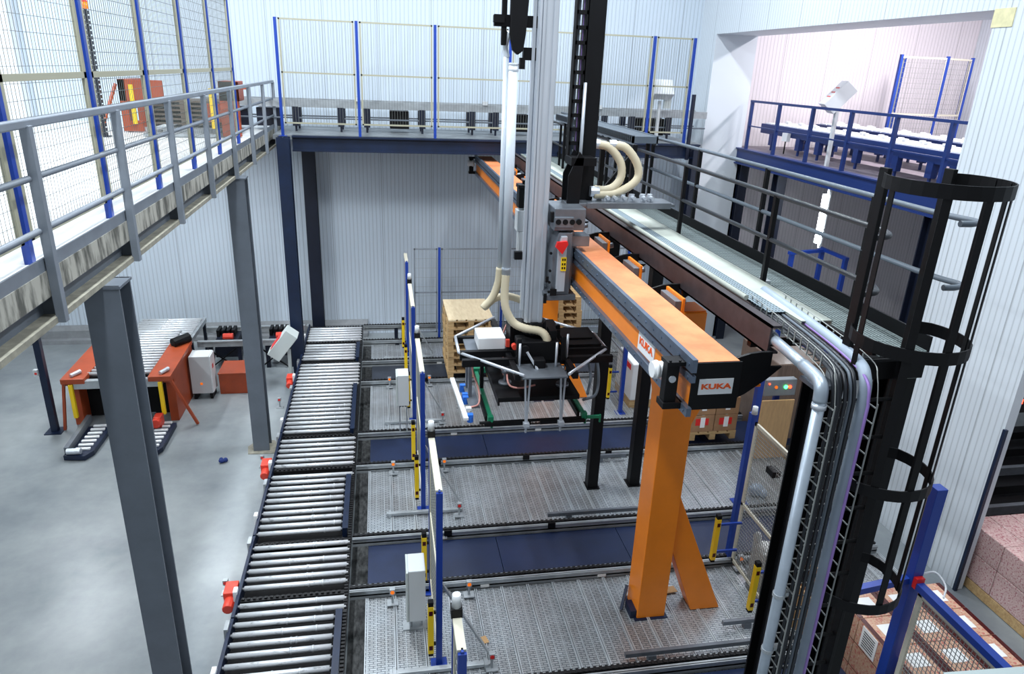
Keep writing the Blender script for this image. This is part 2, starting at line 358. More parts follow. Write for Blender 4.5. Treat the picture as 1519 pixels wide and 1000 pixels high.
# steel deck along the back wall
struct(MB().box(-1.95,14.1,4.62,6.5,16.1,4.70), 'floor_deck', 'deck_plate', 'grey steel plate deck along the far wall', 'floor')
m = MB(); m.box(-1.6,14.02,4.42,6.4,14.05,4.70); m.box(-1.6,13.96,4.67,6.4,14.12,4.70); m.box(-1.6,13.96,4.42,6.4,14.12,4.45)
struct(m, 'deck_beam', 'navy', 'navy steel beam along the front of the far deck', 'beam')
struct(MB().prism(ibeam_poly(-1.72,13.7,.22,.24), 'z', 0, 4.7), 'deck_column', 'navy', 'navy steel column under the near left corner of the far deck', 'column')
struct(MB().prism(ibeam_poly(-1.5,15.85,.26,.2), 'z', 0, 4.6), 'deck_column', 'navy_dark', 'dark navy column against the far wall under the deck', 'column')
struct(MB().prism(ibeam_poly(6.3,13.9,.2,.2), 'z', 0, 4.62), 'deck_column', 'navy_dark', 'dark navy column at the right end of the far deck', 'column')

# raised floor of the robot cell : slotted planks and blue panels
def plank_bay(x0, x1, y0, y1, label, z=.40, pw=.3):
    fl = MB(); rb = MB(); dk = MB(); n = int(round((x1-x0)/pw)); pw = (x1-x0)/n
    fl.box(x0,y0,z-.05,x1,y1,z)
    for i in range(n+1):
        x = x0+i*pw; dk.box(x-.006,y0,z-.02,x+.006,y1,z+.004); rb.box(x-.016,y0,z-.04,x-.004,y1,z+.018); rb.box(x+.004,y0,z-.04,x+.016,y1,z+.018)
        if i < n:
            for f in (.34, .67): rb.box(x+pw*f-.004,y0,z-.01,x+pw*f+.004,y1,z+.006)
    for y in (y0, y1): fl.box(x0,y-.01 if y==y1 else y,z-.35,x1,y if y==y1 else y+.01,z-.04)
    fl.box(x0-.005,y0,z-.35,x0,y1,z+.02)
    o = struct(fl, 'floor_planks', 'plank', label, 'floor'); build(rb, 'plank_edges', 'plank_rib', o); build(dk, 'plank_seams', 'cable', o); return o
plank_bay(-.28,6.1,5.18,6.52,'slotted steel plank floor of the robot cell in front of the orange column')
plank_bay(-.28,6.1,7.62,9.2,'slotted steel plank floor around the two black posts')
plank_bay(-.28,6.1,10.32,12.18,'slotted steel plank floor below the gripper')
plank_bay(-.28,6.1,13.3,14.26,'slotted steel plank floor beside the pallet stack by the far wall')
def panel_floor(x0,x1,y0,y1,label,m='bluedeck'):
    o = MB(); n = 4
    for i in range(n):
        a = x0+(x1-x0)*i/n; b = x0+(x1-x0)*(i+1)/n; o.box(a+.004,y0,.36,b-.004,y1,.40)
        o.box(a+.9,y0+.004,.395,a+1.15,y0+.05,.404)
    o.box(x0,y0,.0,x0+.01,y1,.36)
    return struct(o, 'floor_panels', m, label, 'floor')
panel_floor(-.28,6.1,3.6,5.02,'dark blue floor panels at the near end of the robot cell')
panel_floor(-.28,6.1,6.68,7.47,'dark blue floor panels behind the orange column')
panel_floor(-.28,6.9,9.35,10.17,'dark blue floor panels under the carton pallets')
panel_floor(-.28,6.1,12.33,13.14,'dark grey floor panels below the stack of empty pallets','blackdeck')

# ------------------------------------------------------------------ mezzanine railing, fence and machines
g = thing('guard_railing', 'grey steel guard railing with flat posts along the mezzanine edge', 'railing', (-2.0,8,4.4))
for y in (3.15,4.65,6.15,7.62,9.12,10.68,12.22,13.66,15.0): build(MB().box(-2.03,y-.028,4.40,-1.975,y+.028,5.59), 'post', 'grey_rail', g, bevel=.003)
build(MB().box(-2.035,2.0,5.575,-1.985,15.05,5.625), 'top_rail', 'grey_rail', g, bevel=.008)
for z in (5.29, 4.98): build(MB().cyl((-2.03,2.0,z),(-2.03,15.03,z),.021,n=8), 'middle_rail', 'grey_rail', g, smooth=True)
build(MB().box(-2.05,2.0,4.735,-2.035,15.03,4.815), 'toe_board', 'grey_rail', g)

g = thing('mesh_fence', 'tall blue-posted wire mesh fence standing on the left mezzanine', 'fence', (-2.25,8,4.7))
my = (3.45,4.93,6.42,7.9,9.42,10.94,12.42)
for i, y in enumerate(my):
    post(g, -2.25, y, 4.7, 6.85, plate=False)
    if i: panel(g, (-2.25,my[i-1]+.05), (-2.25,y-.05), 4.86, 6.83, (5.83,), sv=.052, sh=.105, r=(.0013 if y < 6.5 else .0019), w=.045, frame='olive', wire='wire_dark')

t = thing('warning_light_mast', 'dark lattice mast with an orange warning lamp behind the mezzanine fence', 'lamp', (-4.45,13.05,4.7))
b = MB(); b.box(-4.53,12.97,4.7,-4.37,13.13,4.72)
for i in range(26):
    z = 4.72+i*.073; b.box(-4.49,13.01,z,-4.41,13.09,z+.05)
b.box(-4.47,13.03,4.7,-4.43,13.07,6.62); build(b, 'pole', 'navy_dark', t)
build(MB().cyl((-4.45,13.05,6.62),(-4.45,13.05,6.72),.055,.045,12), 'lamp', 'amber', t, smooth=True); build(MB().cyl((-4.45,13.05,6.72),(-4.45,13.05,6.76),.05,.02,12), 'cap', 'red', t)

t = thing('pallet_dispenser', 'red-orange pallet dispenser holding a stack of pallets on the mezzanine', 'machine', (-3.4,13.9,4.7))
b = MB(); b.box(-4.42,13.9,4.72,-4.3,14.1,5.55); b.box(-4.42,13.9,5.22,-3.7,13.96,5.58); b.box(-4.42,14.8,4.72,-4.3,14.9,5.55); b.box(-4.42,13.9,5.5,-4.3,14.9,5.58); b.box(-4.3,13.9,4.72,-4.1,14.0,4.9)
build(b, 'side_frame', 'redor', t, bevel=.006)
b = MB(); b.box(-2.66,13.3,4.72,-2.36,13.42,5.62); b.box(-2.66,13.3,5.3,-2.36,13.9,5.62); b.box(-2.66,13.8,4.72,-2.56,13.9,5.3); b.box(-2.95,13.35,4.95,-2.66,13.45,5.25); b.box(-2.36,13.3,5.5,-2.2,13.36,5.56)
build(b, 'side_frame', 'redor', t, bevel=.006)
build(MB().bar((-4.62,13.4,4.75),(-4.45,13.9,5.5),.04,.04), 'brace', 'redor', t)
for x, y in ((-4.2,13.87),(-2.78,13.27)): build(MB().box(x-.03,y-.03,4.85,x+.03,y+.03,5.5), 'light_curtain', 'yellow', t)
build(MB().box(-3.7,13.6,4.72,-2.9,14.6,4.80), 'base_conveyor', 'galv', t); build(MB().box(-3.9,13.2,4.71,-2.7,13.5,4.76), 'base_conveyor', 'galv', t)
wp = None
for k in range(6):
    z = 4.805+k*.076; lb = ['bottom','second','third','fourth','fifth','topmost'][k]+' weathered grey pallet'+(' from below' if 0 < k < 5 else '')+' inside the red dispenser on the mezzanine'
    if wp is None:
        wp = thing('wooden_pallet', lb, 'pallet', (-3.4,14.4,z), 'grey pallets in the red dispenser')
        build(MB().box(-4.05,14.0,z+.04,-2.75,14.8,z+.072), 'deck_boards', 'stack', wp)
        b = MB()
        for x in (-4.05,-3.48,-2.9): b.box(x,14.0,z,x+.14,14.8,z+.04)
        build(b, 'blocks', 'stack', wp)
    else: dup(wp, (-3.4,14.4,z), lb)

# ------------------------------------------------------------------ far deck : fence, conveyor, boxes
g = thing('mesh_fence', 'blue-posted wire mesh fence along the front of the far deck', 'fence', (2.2,14.05,4.7))
fx = (-1.76,-.37,1.03,2.43,3.84,5.24,6.06)
for i, x in enumerate(fx):
    post(g, x, 14.05, 4.68, 6.69)
    if i: panel(g, (fx[i-1]+.05,14.05), (x-.05,14.05), 4.92, 6.67, (5.79,), sv=.05, sh=1.2, r=.0022, w=.028, frame='olive', wire='wire_dark')
t = thing('chain_conveyor', 'long grey chain conveyor standing on the far deck', 'conveyor', (2,15.2,4.7))
for y in (14.95, 15.55):
    build(MB().box(-3.3,y-.03,5.15,6.9,y+.03,5.29), 'side_rail', 'galv', t); build(MB().cyl((-3.3,y,4.95),(6.9,y,4.95),.016,n=6), 'tie_rod', 'grey_steel', t)
for x in (-1.61,-.75,-.25,.84,1.85,2.33,3.3,4.0,4.63,5.23,6.05):
    for yy in (14.95, 15.55): build(MB().box(x-.06,yy-.05,4.8,x+.06,yy+.05,5.16).box(x-.02,yy-.02,4.7,x+.02,yy+.02,4.81), 'leg', 'navy_dark', t)
for x0, x1 in ((.2,.58),(5.35,6.0),(2.75,3.05)):
    build(MB().box(x0,15.02,4.78,x1,15.4,5.12), 'drive_housing', 'black', t, bevel=.01)
for x0, x1 in ((-3.0,-2.5),(-2.35,-1.9)): build(MB().box(x0,15.02,4.78,x1,15.4,5.12), 'drive_housing', 'navy_dark', t, bevel=.01)
for x in (-.42, 2.1, 4.5): build(MB().box(x-.05,14.88,5.29,x+.05,14.98,5.36), 'sensor', 'cabinet', t)
t = thing('control_box', 'white control box on a pole standing on the far deck behind the fence', 'box', (5.68,14.6,4.7))
build(MB().box(5.65,14.58,4.7,5.71,14.64,5.5), 'pole', 'cabinet', t)
R = Matrix.Rotation(math.radians(-35), 3, 'X')
build(MB().cbox((5.68,14.55,5.72), (.42,.2,.34), R), 'box_body', 'white', t, bevel=.008)
[build(MB().box(x,14.6,5.35,x+.14,14.66,5.75), 'side_plate', 'boxgrey', t) for x in (5.42,5.78)]
b = MB(); b.box(6.1,13.93,4.4,6.16,13.99,5.66)
solo(b, 'rail_post', 'navy_dark', 'short black rail post at the right corner of the far deck', 'post')
# ------------------------------------------------------------------ main roller conveyor, one thing per module
mods = [(4.2,5.15,'T'),(5.15,6.27,'R'),(6.27,7.68,'T'),(7.68,8.98,'R'),(8.98,10.32,'T'),(10.32,12.1,'R'),(12.1,13.32,'T'),(13.32,14.2,'R'),(14.2,15.35,'T')]
where = ['at the very near end','with navy side rails nearest the viewer','just left of the nearest blue floor panels','with navy side rails beside the near white control box','beside the foot of the grey column','with navy side rails opposite the far control box','left of the dark grey floor panels','with navy side rails, short, near the tilted grey box','at the far wall end']
for (y0, y1, k), wh in zip(mods, where):
    t = thing('roller_conveyor', 'steel roller conveyor section '+wh, 'conveyor', (-1.08,(y0+y1)/2,0), 'sections of the long roller conveyor')
    xr = -.60 if k == 'R' else -.50
    b = MB(); b.box(-1.67,y0+.01,.36,-1.635,y1-.01,.53); b.box(-1.70,y0+.01,.36,-1.635,y1-.01,.385); build(b, 'side_frame', 'navy', t)
    if k == 'R':
        b = MB(); b.box(-.60,y0+.01,.34,-.545,y1-.01,.53); b.box(-.60,y0+.01,.525,-.53,y1-.01,.535); build(b, 'side_frame', 'navy', t)
    b = MB(); b.box(-.515,y0,.40,-.485,y1,.47)
    yy = y0
    while yy < y1: b.box(-.53,yy,.46,-.49,min(yy+.03,y1),.49); yy += .05
    build(b, 'drive_chain', 'chain', t)
    n = max(2, round((y1-y0)/.148))
    for i in range(n):
        y = y0+(y1-y0)*(i+.5)/n; r = .030
        if k == 'T' and any(abs(y-l) < .07 for l in (6.60,7.55,9.27,10.25,12.25,13.22,14.34,15.28)): continue
        b = MB().cyl((-1.615,y,.485),(xr-.02,y,.485),r,n=14)
        j = random.random()
        if j < .75:
            for a in ((-1.2+.3*random.random()), (-1.0+.3*random.random())): b.cyl((a,y,.485),(a+.018,y,.485),r*1.13,n=14)
        b.cyl((-1.64,y,.485),(xr,y,.485),.014,n=8)
        build(b, 'roller', 'roller', t, smooth=True)
    for y in (y0+.12, y1-.12):
        build(MB().box(-1.66,y-.03,0,-1.6,y+.03,.36), 'leg', 'navy_dark', t); build(MB().box(-.6,y-.03,0,-.54,y+.03,.36), 'leg', 'navy_dark', t); build(MB().box(-1.6,y-.02,.18,-.6,y+.02,.22), 'leg_brace', 'navy_dark', t)
    build(MB().box(-1.62,y0,.26,-.52,y0+.03,.40), 'cross_member', 'black', t)
    build(MB().box(-1.63,y0+.03,.36,xr-.01,y1-.01,.385), 'belly_pan', 'black_matte', t)
    for l in (6.60,7.55,9.27,10.25,12.25,13.22,14.34,15.28):
        if k == 'T' and y0 < l < y1:
            b = MB().box(-1.63,l-.03,.40,-.52,l+.03,.47); xx = -1.62
            while xx < -.54: b.box(xx,l-.015,.47,xx+.03,l+.015,.49); xx += .06
            build(b, 'transfer_chain', 'chain', t)
    ys = y0+.35
    build(MB().box(-1.71,ys,.44,-1.665,ys+.09,.57), 'sensor', 'white', t, bevel=.004)
    build(MB().box(-1.70,y1-.2,.40,-1.66,y1-.06,.56), 'bracket', 'galv', t)
    if k == 'T':
        build(MB().box(-1.84,y0+.45,.30,-1.70,y0+.66,.48).cyl((-1.77,y0+.3,.38),(-1.77,y0+.47,.38),.06,n=12), 'motor', 'motor', t, bevel=.012)
    if k == 'R': build(MB().box(-1.2,y0+.55,.22,-.75,y0+.8,.36), 'motor', 'motor', t, bevel=.01)

# chain conveyor lanes crossing the cell
lanes = [(5.10,6.1,'nearest the viewer'),(6.60,6.1,'in front of the near blue floor panels'),(7.55,6.1,'behind the near blue floor panels'),(9.27,6.1,'in front of the carton pallets'),(10.25,6.1,'just behind the carton pallets'),(12.25,6.1,'in front of the dark grey floor panels'),(13.22,6.1,'below the stack of empty pallets'),(14.34,6.1,'at the foot of the far mesh fence'),(15.28,6.1,'closest to the far wall')]
for i, (y, xe, wh) in enumerate(lanes):
    t = thing('chain_lane', 'grey steel chain conveyor lane '+wh, 'conveyor', (3,y,0), 'chain lanes across the robot cell')
    b = MB(); b.box(-.47,y-.05,.38,xe,y-.04,.50); b.box(-.47,y+.04,.38,xe,y+.05,.50); b.box(-.47,y-.05,.42,xe,y+.05,.44); b.box(-.47,y-.062,.49,xe,y-.02,.50); build(b, 'rail_profile', 'galv', t)
    b = MB(); b.box(-.47,y+.0,.47,xe,y+.04,.505)
    x = -.47
    while x < xe: b.box(x,y-.004,.5,x+.03,y+.044,.515); x += .06
    build(b, 'chain', 'chain', t)
    if i in (2,3,5,7):
        for x in (.66, 2.0, 3.3): build(MB().box(x,y-.08,.46,x+.1,y-.062,.54), 'joint_block', 'black', t, bevel=.005)
    if i > 6:
        b = MB()
        for x in (.2,1.5,2.8,4.1): build(MB().box(x,y-.06,0,x+.08,y+.06,.42), 'leg', 'navy_dark', t); build(MB().box(x+.16,y-.06,0,x+.2,y+.06,.42), 'leg', 'navy_dark', t)
    for x in ((1.0, 2.4) if i in (1,4,6) else (.6,)): build(MB().box(x,y-.056,.40,x+.1,y-.05,.435), 'label_plate', 'paper', t)
for x0,x1,y in ((2.05,3.3,7.72),(2.3,4.0,5.26),(3.5,4.3,5.55),(2.9,3.6,9.12)):
    b = MB(); b.box(x0,y-.02,.47,x1,y+.02,.52); b.box(x0+.25,y-.03,.40,x0+.33,y+.03,.47)
    solo(b, 'guide_bar', 'alu_dark', {7.72:'short grey guide bar left of the orange column on the plank floor',5.26:'long grey guide bar lying in front of the orange column',5.55:'pale grey guide bar right of the diagonal orange strut',9.12:'pale grey guide bar behind the right black post'}[y], 'rail')

# ------------------------------------------------------------------ blue lower fence seen edge-on, light curtains, boxes, lamps
seg = [(13.55,14.18,'nearest the far wall'),(10.76,12.1,'second from the far wall'),(8.16,9.42,'third from the far wall'),(5.49,6.55,'with the white box on its left side'),(3.6,3.98,'at the bottom edge of the view')]
for i, (y0, y1, wh) in enumerate(seg):
    t = thing('fence_segment', 'short blue-posted mesh fence segment '+wh, 'fence', (.44,y0,.4), 'short fence segments along the roller conveyor')
    for y in (y0, y1):
        b = MB(); b.box(.41,y-.025,.41,.47,y+.025,2.41); b.box(.36,y-.07,.405,.52,y+.07,.42); b.box(.43,y-.02,2.41,.45,y+.02,2.43); build(b, 'post', 'blue', t, bevel=.003)
    panel(t, (.43,y0+.03), (.43,y1-.03), .62, 2.40, (1.5,), w=.045, r=.002)
    build(MB().box(.405,y0+.0,2.385,.468,y1,2.43), 'top_cap', 'cream', t)
    b = MB(); b.box(-.05,y0-.12,.42,.95,y0-.07,.46); b.box(-.02,y0-.14,.40,.02,y0-.05,.47); b.box(.88,y0-.14,.40,.92,y0-.05,.47); build(b, 'floor_bracket', 'galv', t, bevel=.004)
    build(MB().bar((.47,y0+.05,1.35),(.95,y0-.02,.48),.035,.02), 'brace', 'galv', t)
    if i in (1,2,3,4):
        yl = y1-.05
        b = MB(); b.box(.395,yl-.04,2.42,.475,yl+.04,2.50); build(b, 'lamp_base', 'black', t, bevel=.005)
        build(MB().cyl((.435,yl,2.50),(.435,yl,2.60),.036,.03,12), 'signal_lamp', 'glass_clear' if 'glass_clear' in MT else 'cabinet', t, smooth=True)
def curtain(x, y, label, arms=None):
    t = thing('light_curtain', label, 'sensor', (x,y,.62), 'yellow light curtains at the fence gaps')
    build(MB().box(x-.028,y-.03,.63,x+.028,y+.03,1.20), 'housing', 'yellow', t, bevel=.004)
    build(MB().box(x-.018,y-.033,.68,x+.018,y-.028,.73).box(x-.018,y-.033,1.10,x+.018,y-.028,1.15), 'window', 'glass_red', t)
    build(MB().box(x-.026,y-.028,1.20,x+.026,y+.028,1.25).box(x-.024,y-.026,.60,x+.024,y+.026,.63), 'end_cap', 'black_matte', t)
    for z in (.72, 1.1): build(MB().box(x+.02, y-.012, z, (x+.05 if arms is None else arms), y+.012, z+.025), 'mount_arm', 'black' if arms is None else 'blue', t)
for y, wh in ((13.6,'beside the fence segment by the far wall'),(12.12,'at the far end of the second fence segment'),(10.86,'right of the far white control box'),(9.12,'at the far end of the middle fence segment'),(8.14,'at the near end of the middle fence segment'),(6.5,'just behind the near white control box'),(5.43,'right of and below the near white control box')):
    curtain(.355, y, 'yellow light curtain post '+wh)
curtain(3.76, 6.42, 'yellow light curtain behind the diagonal orange strut', 4.06)
curtain(3.80, 5.57, 'yellow light curtain at the lower end of the mesh door', 4.08)
curtain(3.84, 10.87, 'yellow light curtain between the two black posts', 4.0)

def ctrl(y, z0, z1, label):
    t = thing('control_box', label, 'box', (.25,y,.4))
    build(MB().box(.16,y-.09,z0,.335,y+.2,z1), 'box_body', 'cabinet', t, bevel=.008)
    build(MB().box(.14,y-.1,z0+.01,.16,y+.21,z1-.01), 'door', 'boxgrey', t, bevel=.003)
    b = MB(); b.box(.18,y+.02,.41,.2,y+.06,z0); b.box(.29,y+.02,.41,.31,y+.06,z0); b.box(.1,y-.02,.40,.4,y+.1,.42); build(b, 'stand', 'galv', t)
    b = MB()
    for x in (.2,.24,.28): b.cyl((x,y,z0),(x,y,z0-.05),.014,n=8)
    build(b, 'cable_gland', 'black_matte', t); 
ctrl(6.0,.58,1.22,'near white control box beside the blue fence, lower of the two')
ctrl(10.2,1.0,1.52,'far white control box beside the blue fence, smaller in view')

def reflector(x, y, label, z=0.0, m='amber'):
    t = thing('photo_sensor', label, 'sensor', (x,y,z), 'photo sensors on small brackets')
    b = MB(); b.box(x-.012,y-.012,z,x+.012,y+.012,z+.16); b.box(x-.06,y-.05,z,x+.06,y+.05,z+.012); build(b, 'bracket', 'galv', t)
    build(MB().box(x-.03,y-.025,z+.13,x+.03,y+.025,z+.20), 'housing', 'galv', t, bevel=.004)
    build(MB().cyl((x,y-.03,z+.165),(x,y-.02,z+.165),.022,n=12), 'lens', m, t)
for x,y,z,l in ((-1.95,7.31,0,'small sensor on the concrete floor left of the near rollers'),(-1.95,10.22,0,'small sensor on the concrete floor at the foot of the grey column'),(-1.95,12.3,0,'small sensor on the concrete floor near the tilted grey box'),
  (.0,6.4,.42,'small orange-lit sensor left of the near white control box'),(.85,6.42,.42,'small orange-lit sensor right of the near fence segment'),(.06,9.1,.42,'small orange-lit sensor left of the middle fence segment'),(.8,9.1,.42,'small orange-lit sensor right of the middle fence segment'),(.05,12.1,.42,'small orange-lit sensor left of the second fence segment'),(.78,12.12,.42,'small orange-lit sensor right of the second fence segment'),(3.0,9.1,.42,'small orange-lit sensor between the two black posts'),(4.15,6.45,.42,'small orange-lit sensor by the mesh door foot'),(.9,7.95,.42,'small silver sensor beside the middle fence segment base'),(.9,10.6,.42,'small silver sensor beside the second fence segment base'),(.95,5.35,.42,'small silver sensor beside the near fence segment base')):
    reflector(x,y,l,z,'amber' if 'orange' in l else 'red')

# mesh fence in front of the far wall
g = thing('mesh_fence', 'blue-posted mesh fence standing behind the pallet stack at the far wall', 'fence', (2,14.5,.4))
lx = (.58,1.15,2.5,3.9,5.3)
for i, x in enumerate(lx):
    if i: post(g, x, 14.5, .40, 2.46)
    if i: panel(g, (lx[i-1]+.04,14.5), (x-.04,14.5), .6, 2.43, (1.49,), sv=.05, sh=.2, r=.0016, w=.028, frame='grey_rail')
b = MB().cyl((1.2,9.05,.4),(1.32,9.0,.42),.02)
# ------------------------------------------------------------------ left machines
t = thing('lift_table', 'red-orange pallet lift machine with a roller top on the concrete floor', 'machine', (-4.4,12.6,0))
for x0, x1, s in ((-5.26,-5.12,1),(-3.74,-3.6,-1)):
    b = MB(); b.prism([(11.95,0),(13.25,0),(13.25,.98),(11.8,.92),(11.8,.8),(11.95,.8)], 'x', x0, x1)
    build(b, 'side_panel', 'redor', t, bevel=.008)
    b = MB(); xa, xb = (x0-.02, x0+.34) if s == 1 else (x1-.34, x1+.02); b.prism([(11.72,.86),(13.25,.93),(13.25,1.0),(11.72,.95)], 'x', xa, xb); build(b, 'top_plate', 'redor', t, bevel=.006)
    xo = x0-.1 if s == 1 else x1+.35
    build(MB().bar((x0 if s==1 else x1,11.78,.85),(xo,11.75,.02),.04,.04), 'brace', 'redor', t)
    xc = x0+.12 if s == 1 else x1-.16
    build(MB().box(xc-.03,11.7,.25,xc+.03,11.76,.85), 'light_curtain', 'yellow', t, bevel=.004)
    build(MB().cyl((xc,11.8,.98),(xc+.1,11.95,1.0),.035,n=10), 'sensor', 'alu', t)
build(MB().box(-5.1,11.74,.76,-3.75,11.84,.9), 'front_beam', 'galv', t); build(MB().box(-5.12,12.25,.02,-3.74,12.3,.8), 'shade_plate', 'black_matte', t); build(MB().box(-5.1,11.95,.84,-3.76,13.9,.87), 'belly_pan', 'black_matte', t)  # black matte plate stands in for the shade inside the machine
for i in range(17):
    y = 11.98+i*.125; build(MB().cyl((-4.95,y,.93),(-3.95,y,.93),.03,n=12), 'roller', 'roller', t, smooth=True)
build(MB().cyl((-3.85,13.0,1.05),(-3.62,13.25,1.08),.09,n=12), 'motor', 'black', t, bevel=.01)
t = thing('roller_conveyor', 'wide steel roller conveyor running from the red machine to the far wall', 'conveyor', (-4.4,14.5,0))
for i in range(9): 
    y = 14.05+i*.13; build(MB().cyl((-4.98,y,.78),(-3.82,y,.78),.034,n=12).cyl((-4.5,y,.78),(-4.48,y,.78),.042,n=12), 'roller', 'roller', t, smooth=True)
for x in (-5.02,-3.8): 
    build(MB().box(x-.03,13.95,.68,x+.03,15.25,.77), 'side_frame', 'galv', t); [build(MB().box(x-.03,yy,0,x+.03,yy+.06,.68), 'leg', 'navy_dark', t) for yy in (14.0,15.1)]
for xc, lab in ((-4.8,'low navy roller track in front of the red machine on its left side'),(-3.78,'low navy roller track in front of the red machine on its right side')):
    t = thing('roller_track', lab, 'conveyor', (xc,11.3,0), 'low roller tracks')
    build(MB().prism([(xc-.2,10.72),(xc+.12,10.68),(xc+.2,10.85),(xc+.2,11.7),(xc-.2,11.7)], 'z', .01, .09), 'frame', 'navy', t, bevel=.006)
    for i in range(7):
        y = 10.86+i*.13; build(MB().box(xc-.08,y,.09,xc+.14,y+.055,.125), 'roller', 'white', t, bevel=.01)
    build(MB().bar((xc-.17,10.8,.13),(xc-.17,11.8,.2),.07,.12), 'guide', 'alu_dark', t)
    if xc > -4: build(MB().cyl((xc-.04,11.40,.22),(xc-.04,11.52,.22),.08,n=12).box(xc-.1,11.5,.1,xc+.02,11.68,.3), 'motor', 'motor', t, bevel=.01)
    else: build(MB().cyl((xc-.15,10.76,.14),(xc+.05,10.76,.14),.05,n=10), 'end_sensor', 'alu', t)
t = thing('fence_post', 'navy blue steel post standing on the concrete left of the red machine', 'post', (-5.5,11.75,0))
build(MB().box(-5.56,11.7,.01,-5.46,11.8,2.2), 'shaft', 'navy', t, bevel=.004); build(MB().box(-5.64,11.62,0,-5.38,11.88,.015), 'base_plate', 'navy', t)
build(MB().box(-5.62,11.66,1.05,-5.55,11.72,1.16), 'sensor', 'cabinet', t, bevel=.004); build(MB().cyl((-5.58,11.655,1.1),(-5.58,11.65,1.1),.02,n=10), 'sensor_lens', 'red', t)
t = thing('electrical_cabinet', 'white electrical cabinet on the floor beside the red machine', 'cabinet', (-3.3,12.95,0))
build(MB().box(-3.56,12.78,.12,-3.2,13.12,.86), 'body', 'cabinet', t, bevel=.008); build(MB().box(-3.2,12.79,.13,-3.185,13.11,.85), 'door', 'white', t, bevel=.003)
build(MB().box(-3.184,12.88,.58,-3.18,12.96,.66), 'warning_label', 'red', t); build(MB().box(-3.4,12.77,.3,-3.36,12.78,.34), 'lock', 'amber', t)
b = MB()
for x in (-3.54,-3.26): b.box(x,12.8,0,x+.05,13.1,.12)
build(b, 'feet', 'black', t)
t = thing('cover_box', 'red-orange sheet metal box on the concrete floor behind the grey column', 'box', (-2.8,13.2,0))
build(MB().box(-3.12,12.98,0,-2.5,13.6,.42), 'body', 'redor', t, bevel=.01); build(MB().box(-3.13,12.97,.40,-2.49,13.61,.43), 'lid', 'redor', t, bevel=.006)
# cross conveyor along the far wall
t = thing('chain_conveyor', 'grey chain conveyor with crossed legs along the foot of the far wall', 'conveyor', (-2.8,14.6,0))
for y in (14.22, 15.05): build(MB().box(-3.74,y-.04,.50,-1.72,y+.04,.62).box(-3.74,y-.05,.60,-1.72,y+.0,.625), 'side_rail', 'galv', t)
for x in (-3.5,-2.95,-2.4,-1.95):
    build(MB().box(x-.04,14.2,0,x+.04,14.26,.5), 'leg', 'navy_dark', t); build(MB().box(x-.04,15.0,0,x+.04,15.06,.5), 'leg', 'navy_dark', t); build(MB().bar((x,14.26,.1),(x,15.0,.48),.03,.03), 'leg_brace', 'navy_dark', t)
for x0 in (-3.3,-2.3): 
    b = MB(); b.bar((x0-.25,14.2,.02),(x0+.3,14.2,.46),.025,.025); b.bar((x0+.3,14.18,.02),(x0-.25,14.18,.46),.025,.025); build(b, 'cross_brace', 'black', t)
for x0 in (-3.25,-2.2):
    build(MB().box(x0-.2,14.35,.2,x0+.25,14.95,.56), 'drive_housing', 'navy_dark', t, bevel=.01); build(MB().cyl((x0-.05,14.5,.6),(x0+.15,14.5,.6),.07,n=12), 'motor', 'motor', t)
    b = MB()
    for k in range(4): b.box(x0-.2+k*.1,14.6,.56,x0-.14+k*.1,14.9,.7)
    build(b, 'cooling_fins', 'black', t)
t = thing('control_box', 'tilted pale grey control box on a post left of the roller conveyor', 'box', (-1.86,13.3,0))
R = Matrix.Rotation(math.radians(38), 3, 'Y')
build(MB().cbox((-1.93,13.2,.92), (.26,.34,.6), R), 'box_body', 'boxgrey', t, bevel=.008)
build(MB().cbox((-2.06,13.2,.97), (.012,.28,.3), R), 'button_plate', 'red', t)
build(MB().box(-1.88,13.26,0,-1.82,13.32,.75), 'post', 'boxgrey', t)
b = MB(); b.sphere((-2.6,10.4,.035),.05,8,5,(1,.8,.7)); b.sphere((-2.55,10.43,.03),.04,8,5); b.sphere((-2.62,10.46,.025),.035,7,5)
solo(b, 'rag', 'rag', 'crumpled dark blue rag on the concrete floor', 'rag', smooth=True)
# ------------------------------------------------------------------ gantry
BX0, BX1, BZ0, BZ1, BY0, BY1 = 1.94, 2.26, 3.965, 4.285, 3.91, 14.9
g = thing('gantry', 'long orange gantry beam on orange columns carrying the palletising robot', 'gantry', (2.1, 5.9, .4))
build(MB().box(BX0,BY0,BZ0,BX1,BY1,BZ1), 'beam', 'orange', g, bevel=.006)
build(MB().box(BX0+.004,BY0+.004,BZ1-.001,BX1-.004,BY1-.004,BZ1+.003), 'top_face', 'orange_top', g)
def rail(x0,x1,z0,z1,lip=None):
    b = MB().box(x0,BY0-.05,z0,x1,BY1+.05,z1)
    if lip: b.box(*lip)
    y = BY0
    zc = (z0+z1)/2
    while y < 10.5: b.cyl((x0-.006,y,zc),(x0+.002,y,zc),.011,n=6); y += .16
    return b
build(rail(1.905,1.94,4.235,4.325), 'guide_rail', 'railblue', g); build(rail(1.908,1.94,4.165,4.212), 'guide_rail', 'railblue', g); build(rail(1.905,1.94,3.925,3.985), 'guide_rail', 'railblue', g)
ep = build(MB().box(BX0-.005,BY0-.014,BZ0-.01,BX1+.01,BY0,BZ1+.002), 'end_plate', 'black', g, bevel=.002)
lp = build(MB().box(1.985,BY0-.018,4.065,2.222,BY0-.012,4.175), 'logo_plate', 'white', g)
text('KUKA', 'lettering', 'logo_orange', (2.104,BY0-.0195,4.12), (PI/2,0,0), .05, lp, 1.55)
lp = build(MB().box(1.932,4.55,4.0,1.94,4.89,4.15), 'logo_plate', 'white', g)
text('KUKA', 'lettering', 'logo_orange', (1.9305,4.72,4.078), (PI/2,0,-PI/2), .078, lp, 1.35)
